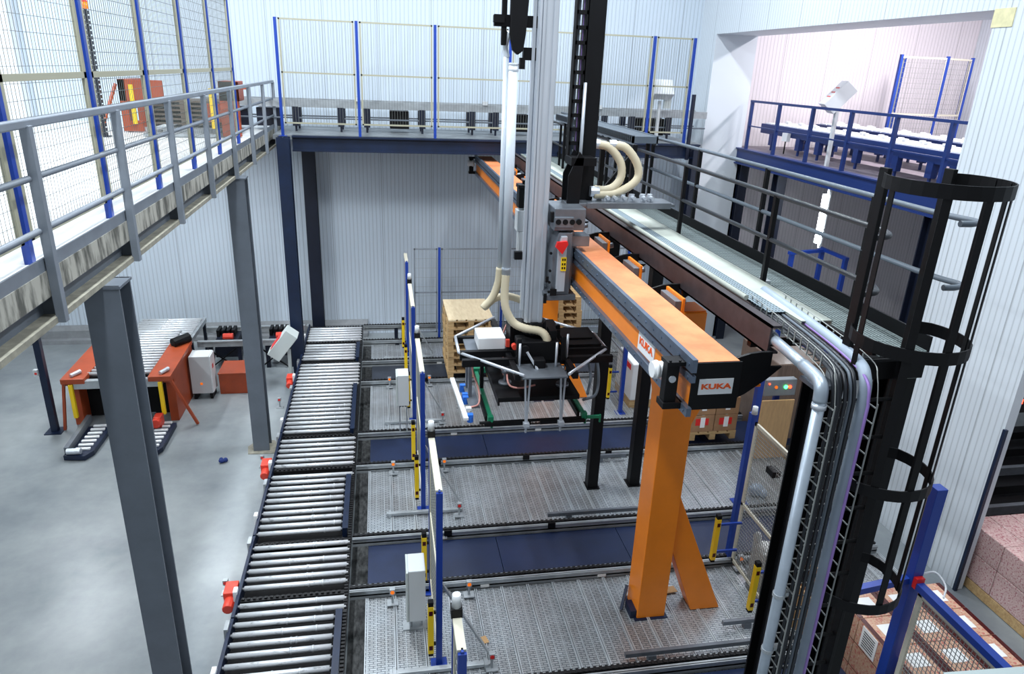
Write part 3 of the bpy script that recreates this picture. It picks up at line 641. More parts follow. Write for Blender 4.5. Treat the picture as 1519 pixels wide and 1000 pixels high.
for ye, s in ((BY0+.1,1),(BY1-.05,-1)):
    b = MB(); b.box(1.79,ye-.04,3.975,1.875,ye+.04,4.265); b.box(1.78,ye-.06,4.245,1.92,ye+.06,4.275); b.box(1.78,ye-.06,3.94,1.92,ye+.06,3.985)
    for x in (1.80,1.865):
        for z in (4.275,): b.cyl((x,ye-.05,z),(x,ye-.05,z+.012),.01,n=6)
    br = build(b, 'belt_bracket', 'black', g, bevel=.004)
    b = MB(); b.cyl((1.74,ye+s*.1,4.16),(1.88,ye+s*.1,4.16),.055,n=16); b.cyl((1.76,ye+s*.1,4.16),(1.78,ye+s*.1,4.16),.064,n=16); b.cyl((1.84,ye+s*.1,4.16),(1.86,ye+s*.1,4.16),.064,n=16); build(b, 'pulley', 'white', br, smooth=True)
    build(MB().cyl((1.83,ye-.05,4.15),(1.83,ye-.035,4.15),.024,n=14), 'bearing', 'alu', br)
for y in (5.25,6.25,7.25,8.3,9.4,10.5,11.6,12.7,13.8):
    b = MB().box(2.29,y-.16,4.20,2.345,y+.16,4.31); br = build(b, 'guide_block', 'alu_dark', g, bevel=.004)
    build(MB().box(2.345,y-.18,4.16,2.365,y+.18,4.335), 'guide_flange', 'orange', br); build(MB().cyl((2.36,y+.12,4.2),(2.5,y+.12,4.22),.03,n=10), 'spacer', 'alu_dark', br)
for y in (3.98,5.55,6.6,7.6,8.7,9.8,11.0,12.2,13.4):
    b = MB().prism([(2.262,4.28),(2.36,4.31),(2.43,4.318),(2.515,4.318),(2.515,4.21),(2.60,4.21),(2.5,4.12),(2.36,4.02),(2.27,3.975)], 'y', y-.012, y+.012)
    build(b, 'gusset_plate', 'black', g)
b = MB(); b.box(2.262,4.15,3.98,2.58,5.35,4.0); b.prism([(2.27,4.0),(2.5,4.0),(2.27,4.24)], 'y', 4.9, 4.92); b.box(2.262,5.6,3.98,2.58,8.4,4.0); b.box(2.262,8.8,3.98,2.58,13.9,4.0)
build(b, 'side_tray', 'orange', g)
for yc in (5.82, 11.3):
    b = MB().box(2.63,yc,.41,2.95,yc+.33,3.95); cst = build(b, 'column', 'orange', g, bevel=.008)
    b = MB(); b.box(2.1,yc+.03,3.86,2.95,yc+.3,3.96); b.prism([(2.95,2.78),(3.14,3.2),(3.14,3.42),(2.95,3.42)], 'y', yc+.01, yc+.3); b.prism([(2.63,3.0),(2.55,3.35),(2.55,3.62),(2.63,3.62)], 'y', yc+.02, yc+.3)
    build(b, 'head_bracket', 'orange', cst)
    b = MB().prism([(3.28,.41),(3.62,.41),(2.955,1.95),(2.955,1.25)], 'y', yc+.05, yc+.28); build(b, 'diagonal_strut', 'orange', cst, bevel=.006)
    b = MB(); b.box(2.6,yc-.03,.402,2.98,yc+.36,.412); b.box(2.56,yc+.02,.40,2.63,yc+.2,.5); b.bar((2.5,yc+.15,.42),(2.6,yc+.3,.62),.03,.05)
    build(b, 'base_plate', 'navy', cst)

# ------------------------------------------------------------------ robot carriage and mast
r = thing('robot_carriage', 'silver robot mast with its carriage clamped to the orange gantry beam', 'robot', (1.6,7.0,3.5))
MX, MY = 1.545, 7.0
b = MB().box(MX-.085,MY-.08,3.5,MX+.085,MY+.08,8.6)
for dx, w2 in ((-.076,.009),(-.045,.012),(.066,.019)): b.box(MX+dx-w2,MY-.094,3.5,MX+dx+w2,MY-.08,8.6)
for dy in (-.055,.055): b.box(MX-.097,MY+dy-.014,3.5,MX-.085,MY+dy+.014,8.6); b.box(MX+.085,MY+dy-.014,3.5,MX+.097,MY+dy+.014,8.6)
build(b, 'mast', 'alu', r)
build(MB().box(MX-.135,MY-.025,3.62,MX-.105,MY+.025,8.6), 'mast_rail', 'alu', r)
b = MB(); b.box(1.66,6.74,4.52,1.98,7.2,4.74); b.box(1.66,6.72,4.55,1.86,6.74,4.66); build(b, 'carriage_head', 'alu_dark', r, bevel=.01)
b = MB()
for x in (1.70,1.77,1.84,1.91): b.cyl((x,6.735,4.61),(x,6.715,4.61),.028,n=12)
b.box(1.63,6.75,4.6,1.66,6.8,4.7); build(b, 'bearing', 'black_matte', r)
b = MB(); b.prism([(1.69,3.84),(1.86,3.84),(1.86,4.5),(1.72,4.5),(1.665,4.3),(1.665,3.95)], 'y', 6.74, 7.16); b.box(1.62,6.72,3.80,1.93,7.2,3.86); build(b, 'carriage_body', 'alu_dark', r, bevel=.008)
b = MB(); b.prism([(1.71,3.9),(1.80,3.9),(1.80,4.47),(1.74,4.47),(1.71,4.36)], 'y', 6.70, 6.74); build(b, 'carriage_cover', 'alu', r, bevel=.006)
build(MB().box(1.86,6.8,3.9,1.893,7.15,4.5).box(1.84,6.78,4.35,2.05,6.98,4.46), 'clamp_block', 'alu_dark', r, bevel=.006)
build(MB().prism([(1.675,4.37),(1.745,4.30),(1.80,4.40),(1.79,4.43),(1.69,4.42)], 'y', 6.66, 6.70), 'stop_flag', 'red', r)
st = build(MB().box(1.745,6.694,4.12,1.80,6.70,4.26), 'warning_sticker', 'yellow', r)
b = MB()
for x in (1.755,1.778):
    for z in (4.14,4.18,4.225): b.box(x,6.692,z,x+.014,6.694,z+.022)
build(b, 'sticker_print', 'black_matte', st)
b = MB()
for z in (3.9,4.0,4.12,4.3): b.cyl((1.64,6.72,z),(1.64,6.70,z),.014,n=8)
b.box(1.655,6.70,3.86,1.72,6.72,3.93); b.box(1.60,6.70,4.0,1.63,6.72,4.06); b.box(1.59,6.7,3.78,1.62,6.72,3.88); build(b, 'bolt', 'black_matte', r)
build(MB().box(1.38,7.16,4.66,1.49,7.3,4.86).box(1.37,7.15,4.86,1.50,7.31,4.90).cyl((1.44,7.23,4.9),(1.44,7.23,4.94),.02,n=8), 'servo_motor', 'black', r, bevel=.008)
b = MB().box(1.37,7.14,4.42,1.52,7.3,4.64); b.cyl((1.45,7.2,4.2),(1.45,7.2,4.42),.07,n=12); build(b, 'gearbox', 'cabinet', r, bevel=.008)
build(MB().box(1.33,7.0,4.16,1.44,7.06,4.24), 'duct_bracket', 'black', r)
# vertical cable chain
b = MB(); b.box(2.0,7.2,4.75,2.17,7.36,8.6); b.box(1.97,7.3,4.75,2.0,7.36,8.6); build(b, 'chain_guide', 'black', r)
b = MB(); z = 5.3
while z < 8.6: b.box(1.88,7.2,z,1.99,7.3,z+.035); z += .135
b.box(1.875,7.2,5.2,1.895,7.3,8.6); b.box(1.975,7.2,5.2,1.99,7.3,8.6); build(b, 'cable_chain', 'black_matte', r)
b = MB(); b.tube([(1.915,7.25,5.2),(1.915,7.25,8.6)], .014); build(b, 'cable', 'cable_grey', r); build(MB().tube([(1.958,7.24,5.2),(1.958,7.24,8.6)], .006), 'cable', 'purple', r)
b = MB()
for y in (6.98,7.2): b.prism([(1.84,4.745),(1.97,4.745),(1.99,5.2),(1.94,5.26),(1.84,5.02)], 'y', y, y+.02)
b.box(1.86,6.98,5.12,2.12,7.24,5.2); build(b, 'support_plate', 'black', r, bevel=.003)
build(MB().cyl((2.0,7.17,4.8),(2.0,7.17,5.9),.018,n=8), 'air_line', 'alu', r, smooth=True)
b = MB(); b.box(1.85,6.98,4.715,3.0,7.34,4.745); b.box(2.05,6.95,4.70,2.95,6.98,4.76); build(b, 'carriage_arm', 'alu_dark', r, bevel=.003)
b = MB()
for x in (2.3,2.38,2.48,2.58,2.7,2.78): b.cyl((x,7.15,4.745),(x,7.15,4.82),.03,n=10); b.cyl((x,7.05,4.79),(x,7.2,4.79),.02,n=8)
build(b, 'pneumatic_fitting', 'alu', r)
b = MB(); b.box(2.26,7.32,4.75,2.31,7.37,5.3); b.box(2.62,7.36,4.75,2.67,7.41,5.3); b.bar((2.3,7.35,4.8),(2.62,7.38,5.2),.03,.03); build(b, 'hose_stand', 'black', r)
for k, (dx, dy) in enumerate(((0,0),(.17,-.02))):
    p = [(2.20+dx,7.25+dy,5.31),(2.32+dx,7.22+dy,5.28),(2.44+dx,7.2+dy,5.14),(2.46+dx*1.05,7.19+dy,5.0),(2.40+dx*.9,7.18+dy,4.90),(2.30+dx*.5,7.18+dy,4.855-.03*k),(2.17,7.18+dy,4.86-.05*k)]
    build(MB().tube(curve(p,7), .042, 10, .06), 'flexible_hose', 'hose', r, smooth=True)
    build(MB().cyl((2.15+dx,7.26+dy,5.31),(2.22+dx,7.25+dy,5.31),.048,n=12), 'hose_clamp', 'alu', r)
build(MB().cyl((2.13,7.17,4.84),(2.22,7.17,4.84),.055,n=12), 'hose_clamp', 'alu', r)
# suction ducts beside the mast
build(MB().cyl((1.245,7.0,4.0),(1.245,7.0,6.05),.046,n=14), 'suction_duct', 'duct', r, smooth=True)
build(MB().cyl((1.185,7.06,4.05),(1.185,7.06,6.1),.026,n=12), 'suction_duct', 'duct', r, smooth=True)
b = MB()
for z in (4.06,5.98,6.03): b.cyl((1.245,7.0,z),(1.245,7.0,z+.015),.05,n=14)
build(b, 'duct_clamp', 'alu', r)
b = MB(); b.prism([(1.19,6.95),(1.19,6.3),(1.22,6.16),(1.27,6.12),(1.32,6.16),(1.34,6.3),(1.38,6.95)], 'y', 6.93, 6.99); b.box(1.12,6.99,6.2,1.17,7.03,7.0); build(b, 'hose_guide', 'black', r, bevel=.01)
b = MB(); b.box(1.05,6.98,6.36,1.46,7.04,6.46); b.box(1.04,6.96,6.39,1.14,7.0,6.45); b.box(1.33,6.98,6.08,1.46,7.04,6.19); b.box(1.30,6.97,6.0,1.35,7.03,6.1); build(b, 'guide_bracket', 'black', r)
build(MB().tube(curve([(1.19,7.06,6.1),(1.17,7.05,6.2),(1.2,7.02,6.32)]), .028), 'hose_stub', 'duct', r, smooth=True)
build(MB().tube(curve([(1.245,7.0,4.02),(1.235,6.98,3.8),(1.25,6.95,3.64),(1.33,6.92,3.50),(1.45,6.87,3.45),(1.60,6.83,3.43),(1.67,6.8,3.36),(1.675,6.79,3.24)],9), .043, 10, .07), 'flexible_hose', 'hose', r, smooth=True)
build(MB().tube(curve([(1.19,7.06,4.06),(1.175,7.06,3.9),(1.12,7.06,3.74),(1.02,7.06,3.62)],8), .040, 10, .04), 'flexible_hose', 'hose', r, smooth=True)
build(MB().tube(curve([(1.05,7.14,3.60),(1.16,7.16,3.69),(1.3,7.18,3.71),(1.46,7.2,3.66)],8), .038, 10, .07), 'flexible_hose', 'hose', r, smooth=True)

# ------------------------------------------------------------------ gripper
t = thing('layer_gripper', 'black vacuum gripper hanging from the silver mast above the plank floor', 'gripper', (1.58,7.05,2.5))
build(MB().cyl((1.57,7.0,3.36),(1.57,7.0,3.5),.13,n=20).box(1.5,6.86,3.38,1.64,6.9,3.5), 'mount_flange', 'black', t, bevel=.005)
b = MB()
for y in (6.82,7.5): b.box(.78,y-.03,3.06,2.42,y+.03,3.14)
for x in (1.3,1.9): b.box(x-.03,6.4,3.06,x+.03,8.1,3.13)
b.box(.78,7.0,3.05,2.42,7.06,3.15); build(b, 'top_frame', 'black', t, bevel=.004)
build(MB().box(1.34,6.36,3.09,1.81,6.72,3.11), 'front_plate', 'alu_dark', t, bevel=.004)
build(MB().box(1.93,7.05,3.14,2.36,7.6,3.18).box(1.95,7.2,3.18,2.3,7.5,3.2), 'side_plate', 'black', t, bevel=.004)
build(MB().box(.86,7.06,3.10,1.04,7.55,3.12), 'side_tray', 'alu_dark', t)
cb = build(MB().box(.98,7.06,3.14,1.28,7.4,3.28), 'valve_cabinet', 'white', t, bevel=.012)
build(MB().box(1.09,7.12,3.28,1.16,7.36,3.284), 'valve_cover', 'cabinet', cb)
b = MB(); b.box(1.36,6.74,3.13,1.8,6.98,3.34); b.box(1.5,6.58,3.1,1.62,6.7,3.2); b.box(1.32,7.04,3.13,1.5,7.3,3.42); b.box(1.66,7.04,3.13,1.88,7.4,3.36); b.cyl((1.42,6.7,3.26),(1.42,6.74,3.26),.06,n=14); b.box(1.7,6.8,3.3,1.78,6.95,3.44)
for x,y in ((1.36,6.72),(1.84,6.74),(1.86,7.1)): b.box(x-.025,y-.025,3.13,x+.025,y+.025,3.4)
build(b, 'vacuum_block', 'black', t, bevel=.008)
build(MB().bar((1.44,6.68,3.26),(1.54,6.56,3.1),.018,.018), 'piston_rod', 'alu', t)
for x,y,h in ((1.36,6.66,3.36),(1.74,6.62,3.38),(1.9,6.8,3.4)): build(MB().cyl((x,y,3.08),(x,y,h),.013), 'piston_rod', 'alu', t, smooth=True)
b = MB(); b.box(1.27,6.98,3.2,1.31,7.02,3.28); b.cyl((1.34,6.9,3.25),(1.34,6.84,3.25),.03); build(b, 'fitting', 'motor', t)
b = MB(); b.box(1.52,7.2,3.36,1.57,7.26,3.46); b.box(1.64,7.22,3.38,1.68,7.27,3.5); build(b, 'fitting', 'orange', t)
for a, c in (((.77,7.04),(1.36,6.37)),((.78,7.52),(.77,7.04)),((.78,7.52),(1.32,8.15)),((1.82,6.37),(2.41,7.02)),((2.41,7.02),(2.41,7.5)),((2.41,7.5),(1.86,8.12))):
    build(MB().cyl((a[0],a[1],3.13),(c[0],c[1],3.13),.017,n=8), 'bumper_rod', 'alu' , t, smooth=True)
build(MB().box(1.12,6.5,2.78,1.99,7.5,2.83).box(1.12,6.5,2.74,1.14,7.5,2.78), 'suction_plate', 'black', t, bevel=.004)
for x,y in ((1.25,6.85),(1.25,7.35),(1.86,6.75),(1.86,7.35)):
    build(MB().cyl((x,y,2.84),(x,y,3.06),.018,n=10).cyl((x,y,2.83),(x,y,2.86),.07,n=14).cyl((x,y,2.96),(x,y,3.0),.04,n=10), 'lift_rod', 'alu_dark', t, smooth=True)
b = MB().cyl((.95,6.6,2.5),(2.24,6.62,2.5),.018,n=8); b.box(1.0,6.58,2.46,1.5,6.6,2.5); b.box(1.6,6.58,2.46,2.1,6.6,2.5); build(b, 'clamp_bar', 'black', t)
for x0, s in ((1.08,0),(2.1,0)):
    build(MB().box(x0-.02,6.62,2.5,x0+.02,7.95,2.53).box(x0-.04,6.6,2.48,x0+.02,6.66,2.56).cyl((x0,6.6,2.44),(x0,6.6,2.52),.014), 'clamp_arm', 'green', t)
    build(MB().box(x0-.05,6.75,2.44,x0-.02,7.3,2.5), 'clamp_pad', 'black', t); build(MB().box(x0-.02,7.4,2.53,x0+.02,7.46,3.05), 'hanger', 'black', t)
build(MB().box(2.1,6.6,2.49,2.28,6.63,2.52).cyl((2.27,6.61,2.44),(2.27,6.61,2.53),.01), 'clamp_end', 'green', t)
build(MB().box(1.05,7.9,2.5,1.35,7.96,2.56), 'clamp_cross', 'green', t)
build(MB().bar((.77,7.76,2.5),(.82,6.7,2.5),.05,.03), 'suction_bar', 'white', t)
for y in (7.52,7.28,7.2,6.92,6.76): build(MB().cyl((.87,y,2.44),(.87,y,2.5),.035,n=12).box(.84,y-.03,2.5,.9,y+.03,2.53), 'suction_cup', 'cupblue' if y != 6.92 else 'white', t)
for y in (7.2,7.45): build(MB().box(.9,y,2.5,.94,y+.06,3.06), 'drop_arm', 'alu_dark', t)
build(MB().box(.88,6.95,2.5,1.0,7.5,2.52), 'suction_tray', 'alu_dark', t)
build(MB().cyl((.95,7.12,2.98),(.95,7.12,3.05),.07,n=14), 'cam_wheel', 'black', t)
for x in (1.41,1.78):
    b = MB(); b.bar((x-.03,6.42,3.08),(x,6.42,2.46),.018,.018); b.bar((x+.03,6.46,3.08),(x,6.42,2.46),.018,.018); b.box(x-.03,6.38,2.54,x+.03,6.44,2.58); build(b, 'hook', 'alu', t)
for p in ([(.97,7.2,3.02),(.94,7.18,2.86),(1.0,7.1,2.66),(.99,6.98,2.54),(.88,6.93,2.52)],[(1.27,7.04,3.1),(1.22,6.96,3.02),(1.25,6.92,2.9)],[(1.27,6.9,3.0),(1.27,6.72,2.88),(1.38,6.66,2.86),(1.55,6.7,2.87)],[(1.28,7.3,3.2),(1.33,7.36,3.3),(1.38,7.3,3.42)]):
    build(MB().tube(curve(p,6), .011, 6), 'air_tube', 'pink', t, smooth=True)
for p in ([(2.3,7.1,3.1),(2.34,7.0,2.85),(2.28,6.85,2.66),(2.12,6.8,2.62)],[(2.2,7.2,3.1),(2.28,7.1,2.8),(2.2,6.9,2.64)]):
    build(MB().tube(curve(p,6), .016, 8), 'cable_loop', 'cable_grey', t, smooth=True)

# ------------------------------------------------------------------ walkway beside the gantry
w = thing('walkway', 'narrow black steel walkway with grating floor beside the orange gantry beam', 'walkway', (3.0,8,4.3))
b = MB(); b.box(2.52,4.05,4.27,2.535,14.0,4.47); b.box(2.52,4.05,4.455,2.60,14.0,4.47); b.box(2.52,4.05,4.27,2.60,14.0,4.285); build(b, 'edge_channel', 'brown', w)
b = MB(); n = 13
for i in range(n): x = 3.09+i*.0275; b.box(x,3.70,4.375,x+.006,14.05,4.405)
y = 3.70
while y < 14.05: b.box(3.09,y,4.392,3.425,y+.006,4.402); y += .1
build(b, 'grating', 'grate_bar', w)
build(MB().box(3.43,3.70,4.36,3.445,14.0,4.50), 'kick_plate', 'black', w)
b = MB(); b.box(2.85,3.69,4.22,3.43,3.73,4.375); b.box(3.40,3.73,4.24,3.428,14.0,4.36); b.box(3.06,3.73,4.24,3.088,14.0,4.40)
y = 4.3
while y < 14: b.box(2.54,y,4.22,3.39,y+.05,4.268); y += 1.2
build(b, 'frame', 'black', w)
for x, ys, zt, zm in ((3.055,(5.15,6.93,8.7,10.5,12.3),5.15,4.80),(3.45,(4.53,6.04,7.5,8.93,10.4,11.9,13.4),5.25,4.86)):
    for y in ys: build(MB().box(x-.018,y-.018,4.3,x+.018,y+.018,zt), 'rail_post', 'black', w)
    y1 = 13.0 if x < 3.2 else 13.9
    for z in (zt, zm):
        p = [(x,y1,z),(x,4.0,z)] + ([(x-.01,3.85,z),(x-.08,3.72,z),(x-.2,3.68,z)] if x < 3.2 else [(x+.02,3.8,z),(x+.05,3.66,z),(x-.03,3.6,z),(x-.12,3.6,z)])
        build(MB().tube([p[0],p[1]]+[tuple(v) for v in curve(p[1:],4)][1:], .019, 8), 'hand_rail', 'cable_grey' if x > 3.2 else 'cable', w, smooth=True)
for y in (5.15,8.7): build(MB().box(3.07,y-.03,4.405,3.11,y+.1,4.46), 'post_bracket', 'galv', w)
for y, wh in ((8.4,'under the middle of the walkway, the pair standing right of the gripper'),(12.9,'')):
    if y > 9: break
    for x, l in ((2.87,'black square post right of the gripper, left one of the pair under the walkway'),(3.5,'black square post right of the gripper, right one of the pair under the walkway')):
        t = thing('support_post', l, 'post', (x,y+.05,.4)); build(MB().box(x-.075,y,.412,x+.075,y+.15,4.22), 'shaft', 'black', t, bevel=.004); build(MB().box(x-.1,y-.03,.402,x+.1,y+.18,.412), 'base_plate', 'black', t)
for x, y, l in ((2.73,3.74,'black support column behind the vertical grey pipe'),(3.38,3.86,'black support column with a beige cap behind the caged ladder')):
    t = thing('support_column', l, 'column', (x,y,0)); build(MB().prism(ibeam_poly(x,y,.14 if x < 3 else .2,.15,.014), 'z', 0, 4.18), 'shaft', 'black', t); build(MB().box(x-.085,y-.09,4.18,x+.085,y+.09,4.205), 'cap_plate', 'cover' if x > 3 else 'grey_steel', t)
b0 = MB().box(2.665,4.35,4.458,2.798,13.9,4.464)
ct = thing('cable_tray', 'perforated cable tray with a pale cover plate along the walkway', 'tray', (2.9,8,4.36))
b = MB(); b.box(2.735,4.35,4.34,2.745,13.9,4.45); build(b, 'tray_side', 'galv', ct); build(b0, 'perforated_lid', 'perf', ct); build(MB().box(2.735,4.35,4.33,3.03,13.9,4.345), 'tray_base', 'galv', ct)
b = MB(); b.box(2.80,4.15,4.457,3.034,13.9,4.464); b.box(3.029,4.15,4.43,3.034,13.9,4.46); b.box(2.80,4.15,4.40,2.805,13.9,4.46); build(b, 'cover_plate', 'cover', ct)
ec = MB(); y = 8.4
while y < 12.4: ec.box(2.98,y,5.22,3.3,y+.05,5.3); y += .07
ec.box(2.98,8.4,5.20,3.0,12.4,5.31); ec.box(3.28,8.4,5.20,3.3,12.4,5.31)
e = solo(ec, 'cable_chain', 'cable_grey', 'long grey ribbed cable chain lying above the walkway behind the hoses', 'cable chain')
for y in (8.6,10.2,11.8): build(MB().box(2.985,y,4.465,3.02,y+.04,5.21), 'chain_stand', 'black', e); build(MB().box(3.24,y,4.407,3.28,y+.04,5.21), 'chain_stand', 'black', e)
# ------------------------------------------------------------------ pipe, basket, cables at the walkway end
PX, PY = 2.44, 3.3
t = thing('steel_pipe', 'thick galvanised pipe running down from the walkway end to the floor', 'pipe', (PX,PY,0))
p = [(2.66,4.95,4.35),(2.6,4.3,4.36),(2.5,3.6,4.38),(2.465,3.40,4.385),(2.445,3.32,4.36),(2.44,3.3,4.28)]
build(MB().tube(curve(p[:3],4), .035, 14), 'pipe_run', 'galv_pipe', t, smooth=True)
build(MB().tube(curve(p[2:],6), .040, 14), 'elbow', 'galv_pipe', t, smooth=True)
build(MB().cyl((PX,PY,0),(PX,PY,4.3),.034,n=16), 'pipe_drop', 'galv_pipe', t, smooth=True)
b = MB(); b.cyl((2.585,4.2,4.362),(2.595,4.27,4.361),.050,n=14); b.cyl((2.575,4.1,4.364),(2.583,4.17,4.362),.046,n=14); b.cyl((PX,PY,4.24),(PX,PY,4.27),.042,n=14); build(b, 'coupling', 'alu', t, smooth=True)
for z in (2.9, 2.45, 1.6): build(MB().cyl((PX,PY,z),(PX,PY,z+.025),.040,n=14).box(PX+.04,PY-.01,z,PX+.1,PY+.03,z+.025), 'pipe_clamp', 'galv', t)
build(MB().cyl((2.62,4.6,4.492),(2.62,13.5,4.492),.02,n=8), 'conduit', 'cover', t, smooth=True)
t = thing('wire_basket', 'welded wire cable basket bending down at the walkway end beside the pipe', 'tray', (2.65,3.3,0))
b = MB(); r2 = .0035
bx0, bx1, byn, byf = 2.50, 2.77, 3.24, 3.34
for x in (bx0, bx0+.05, 2.68, 2.725, bx1):
    b.bar((x,byf,.3),(x,byf,4.28),r2*2,r2*2); b.tube(curve([(x,byf,4.26),(x,byf+.03,4.36),(x+.03,byf+.14,4.41),(x+.12,4.0,4.41),(x+.2,4.7,4.41)],5), r2, 5)
for x in (bx0, bx1):
    b.bar((x,byn,.3),(x,byn,4.28),r2*2,r2*2); b.tube(curve([(x,byn,4.26),(x,byn+.05,4.42),(x+.03,byn+.18,4.49),(x+.12,4.0,4.49),(x+.2,4.7,4.49)],5), r2, 5)
z = .35
while z < 4.3: b.bar((bx0,byf,z),(bx1,byf,z),r2*2,r2*2); b.bar((bx0,byf,z),(bx0,byn,z),r2*2,r2*2); b.bar((bx1,byf,z),(bx1,byn,z),r2*2,r2*2); z += .1
for k in range(13):
    y = 3.5+k*.095; o = .03+.17*(y-3.42)/1.28; b.bar((bx0+o,y,4.41),(bx1+o,y,4.41),r2*2,r2*2); b.bar((bx0+o,y,4.41),(bx0+o,y,4.49),r2*2,r2*2); b.bar((bx1+o,y,4.41),(bx1+o,y,4.49),r2*2,r2*2)
build(b, 'wire_frame', 'wire', t)
def cab(x, dy, rr, m, name, lab, dx=0):
    p = [(x+.2,4.9,4.44),(x+.12,4.0,4.44),(x+.03,3.46,4.44),(x,3.33+dy,4.40),(x,3.29+dy,4.28)]
    solo(MB().tube(curve(p,5)+[Vector((x,3.29+dy,.2))], rr, 8), name, m, lab, 'cable', 'cables in the wire basket', smooth=True)
for k in range(4): cab(2.515+k*.023, -.012*(k%2), .0105, 'cable', 'power_cable', 'black power cable of the thick bundle hanging beside the grey pipe')
cab(2.625, .0, .01, 'cable_grey', 'signal_cable', 'thin grey cable hanging in the middle of the wire basket')
cab(2.65, .0, .012, 'cable', 'power_cable', 'single black cable hanging in the middle of the wire basket')
cab(2.70, -.06, .009, 'purple', 'signal_cable', 'purple cable hanging down the wire basket')
p = [(2.93,4.9,4.45),(2.85,4.0,4.45),(2.765,3.48,4.45),(2.725,3.33,4.40),(2.72,3.30,4.28)]
solo(MB().tube(curve(p,5)+[Vector((2.72,3.30,.2))], .036, 10), 'plastic_conduit', 'clear', 'translucent grey conduit hanging at the right edge of the wire basket', 'conduit', smooth=True)

# ------------------------------------------------------------------ caged ladder
t = thing('caged_ladder', 'tall black caged ladder climbing to the walkway end', 'ladder', (3.02,3.6,0))
LX0, LX1, LY = 2.80, 3.22, 3.645
for x in (LX0, LX1): build(MB().box(x-.014,LY-.04,0,x+.014,LY+.035,5.56), 'side_rail', 'black', t, bevel=.003)
z = .25
while z < 4.4: build(MB().cyl((LX0,LY,z),(LX1,LY,z),.014,n=8), 'rung', 'black', t); z += .275
cx, cyy, R = 3.03, 3.43, .315
def ringp(z): return [(LX0,LY,z)]+[(cx+R*math.cos(a), cyy+R*math.sin(a), z) for a in [math.radians(d) for d in range(150,391,12)]]+[(LX1,LY,z)]
for z in (5.5,4.6,3.72,2.88): build(MB().band(ringp(z), .075, .008), 'cage_hoop', 'black', t)
for d in (175,232,270,308,340,365):
    a = math.radians(d); x, y = cx+(R-.008)*math.cos(a), cyy+(R-.008)*math.sin(a)
    build(MB().bar((x,y,2.84),(x,y,5.53),.045,.007,(math.cos(a),math.sin(a),0)), 'cage_bar', 'black', t)
# ------------------------------------------------------------------ pallets and goods
def pallet(loc, label, L=1.26, W=.84, top='wood', group=None, along='y'):
    """flat wooden pallet, long side along y"""
    x, y, z = loc; t = thing('wooden_pallet', label, 'pallet', loc, group)
    b = MB()
    for i in range(5): a = x-W/2+i*(W-.14)/4; b.box(a,y-L/2,z+.122,a+.14,y+L/2,z+.144)
    build(b, 'deck_boards', top, t)
    b = MB()
    for yy in (y-L/2, y-.07, y+L/2-.14): b.box(x-W/2,yy,z+.10,x+W/2,yy+.14,z+.122)
    for xx in (x-W/2, x-.05, x+W/2-.1): b.box(xx,y-L/2,z,xx+.1,y+L/2,z+.022)
    build(b, 'bearers', 'wood', t)
    for xx in (x-W/2, x-.05, x+W/2-.1):
        for yy in (y-L/2, y-.07, y+L/2-.14): build(MB().box(xx,yy,z+.022,xx+.1,yy+.14,z+.10), 'block', 'wood', t)
    return t
nth = ['bottom','second','third','fourth','fifth','sixth','seventh','topmost']
p0 = pallet((1.555,12.81,.515), 'bottom empty wooden pallet of the tall stack beside the far fence', group='pallets stacked by the far fence')
for k in range(1,7): dup(p0, (1.555+random.uniform(-.012,.012),12.81+random.uniform(-.02,.02),.515+.1445*k), nth[k]+' empty wooden pallet from below in the stack beside the far fence', 'pallets stacked by the far fence')
b = MB(); tp = pallet((1.555,12.81,.515+.1445*7), 'topmost pale bleached pallet of the stack beside the far fence', top='wood_top', group='pallets stacked by the far fence')
build(MB().box(1.15,12.2,1.6705,1.96,13.42,1.677), 'top_sheet', 'wood_top', tp)
q0 = pallet((3.44,13.6,.52), 'bottom pallet of the small stack half hidden behind the robot mast', group='pallets stacked behind the robot')
for k in range(1,9): dup(q0, (3.44+random.uniform(-.02,.02),13.6,.52+.1445*k), ['','second','third','fourth','fifth','sixth','seventh','eighth','topmost'][k]+' pallet of the small stack half hidden behind the robot mast', 'pallets stacked behind the robot')
pallet((5.15,9.95,.515), 'wooden pallet under the brown cartons right of the orange column', L=1.1, W=.8)
c0 = None
for i in range(2):
    for j in range(3):
        for k in range(2):
            x, y, z = 4.95+i*.4, 9.58+j*.36, .66+k*.3
            if c0 is None:
                c0 = thing('carton', 'brown carton with a red and white label on the pallet right of the orange column', 'carton', (x,y,z), 'cartons on the pallet right of the orange column')
                build(MB().box(x-.195,y-.175,z+.001,x+.195,y+.175,z+.295), 'box_body', 'carton_plain', c0, bevel=.006)
                build(MB().box(x-.12,y-.178,z+.12,x+.1,y-.1755,z+.24), 'red_print', 'red', c0); build(MB().box(x-.04,y-.180,z+.08,x+.04,y-.1785,z+.26), 'label', 'paper', c0)
                build(MB().box(x-.02,y-.175,z+.295,x+.02,y+.175,z+.298), 'tape', 'cover', c0)
            else: dup(c0, (x,y,z), 'brown carton with a red and white label on the pallet right of the orange column', 'cartons on the pallet right of the orange column')
pallet((6.6,10.1,.0), 'wooden pallet under the tall wrapped load right of the cartons')
t = thing('wrapped_load', 'tall grey-brown film-wrapped load standing right of the labelled cartons', 'load', (6.6,10.1,.15))
build(MB().box(6.17,9.5,.15,7.03,10.72,1.75), 'cartons', 'shrink', t, bevel=.02); build(MB().box(6.165,9.9,1.0,6.17,10.05,1.2), 'label', 'paper', t)
t = thing('operator_panel', 'beige operator panel with red and green lights behind the gantry end plate', 'panel', (5.9,9.05,0))
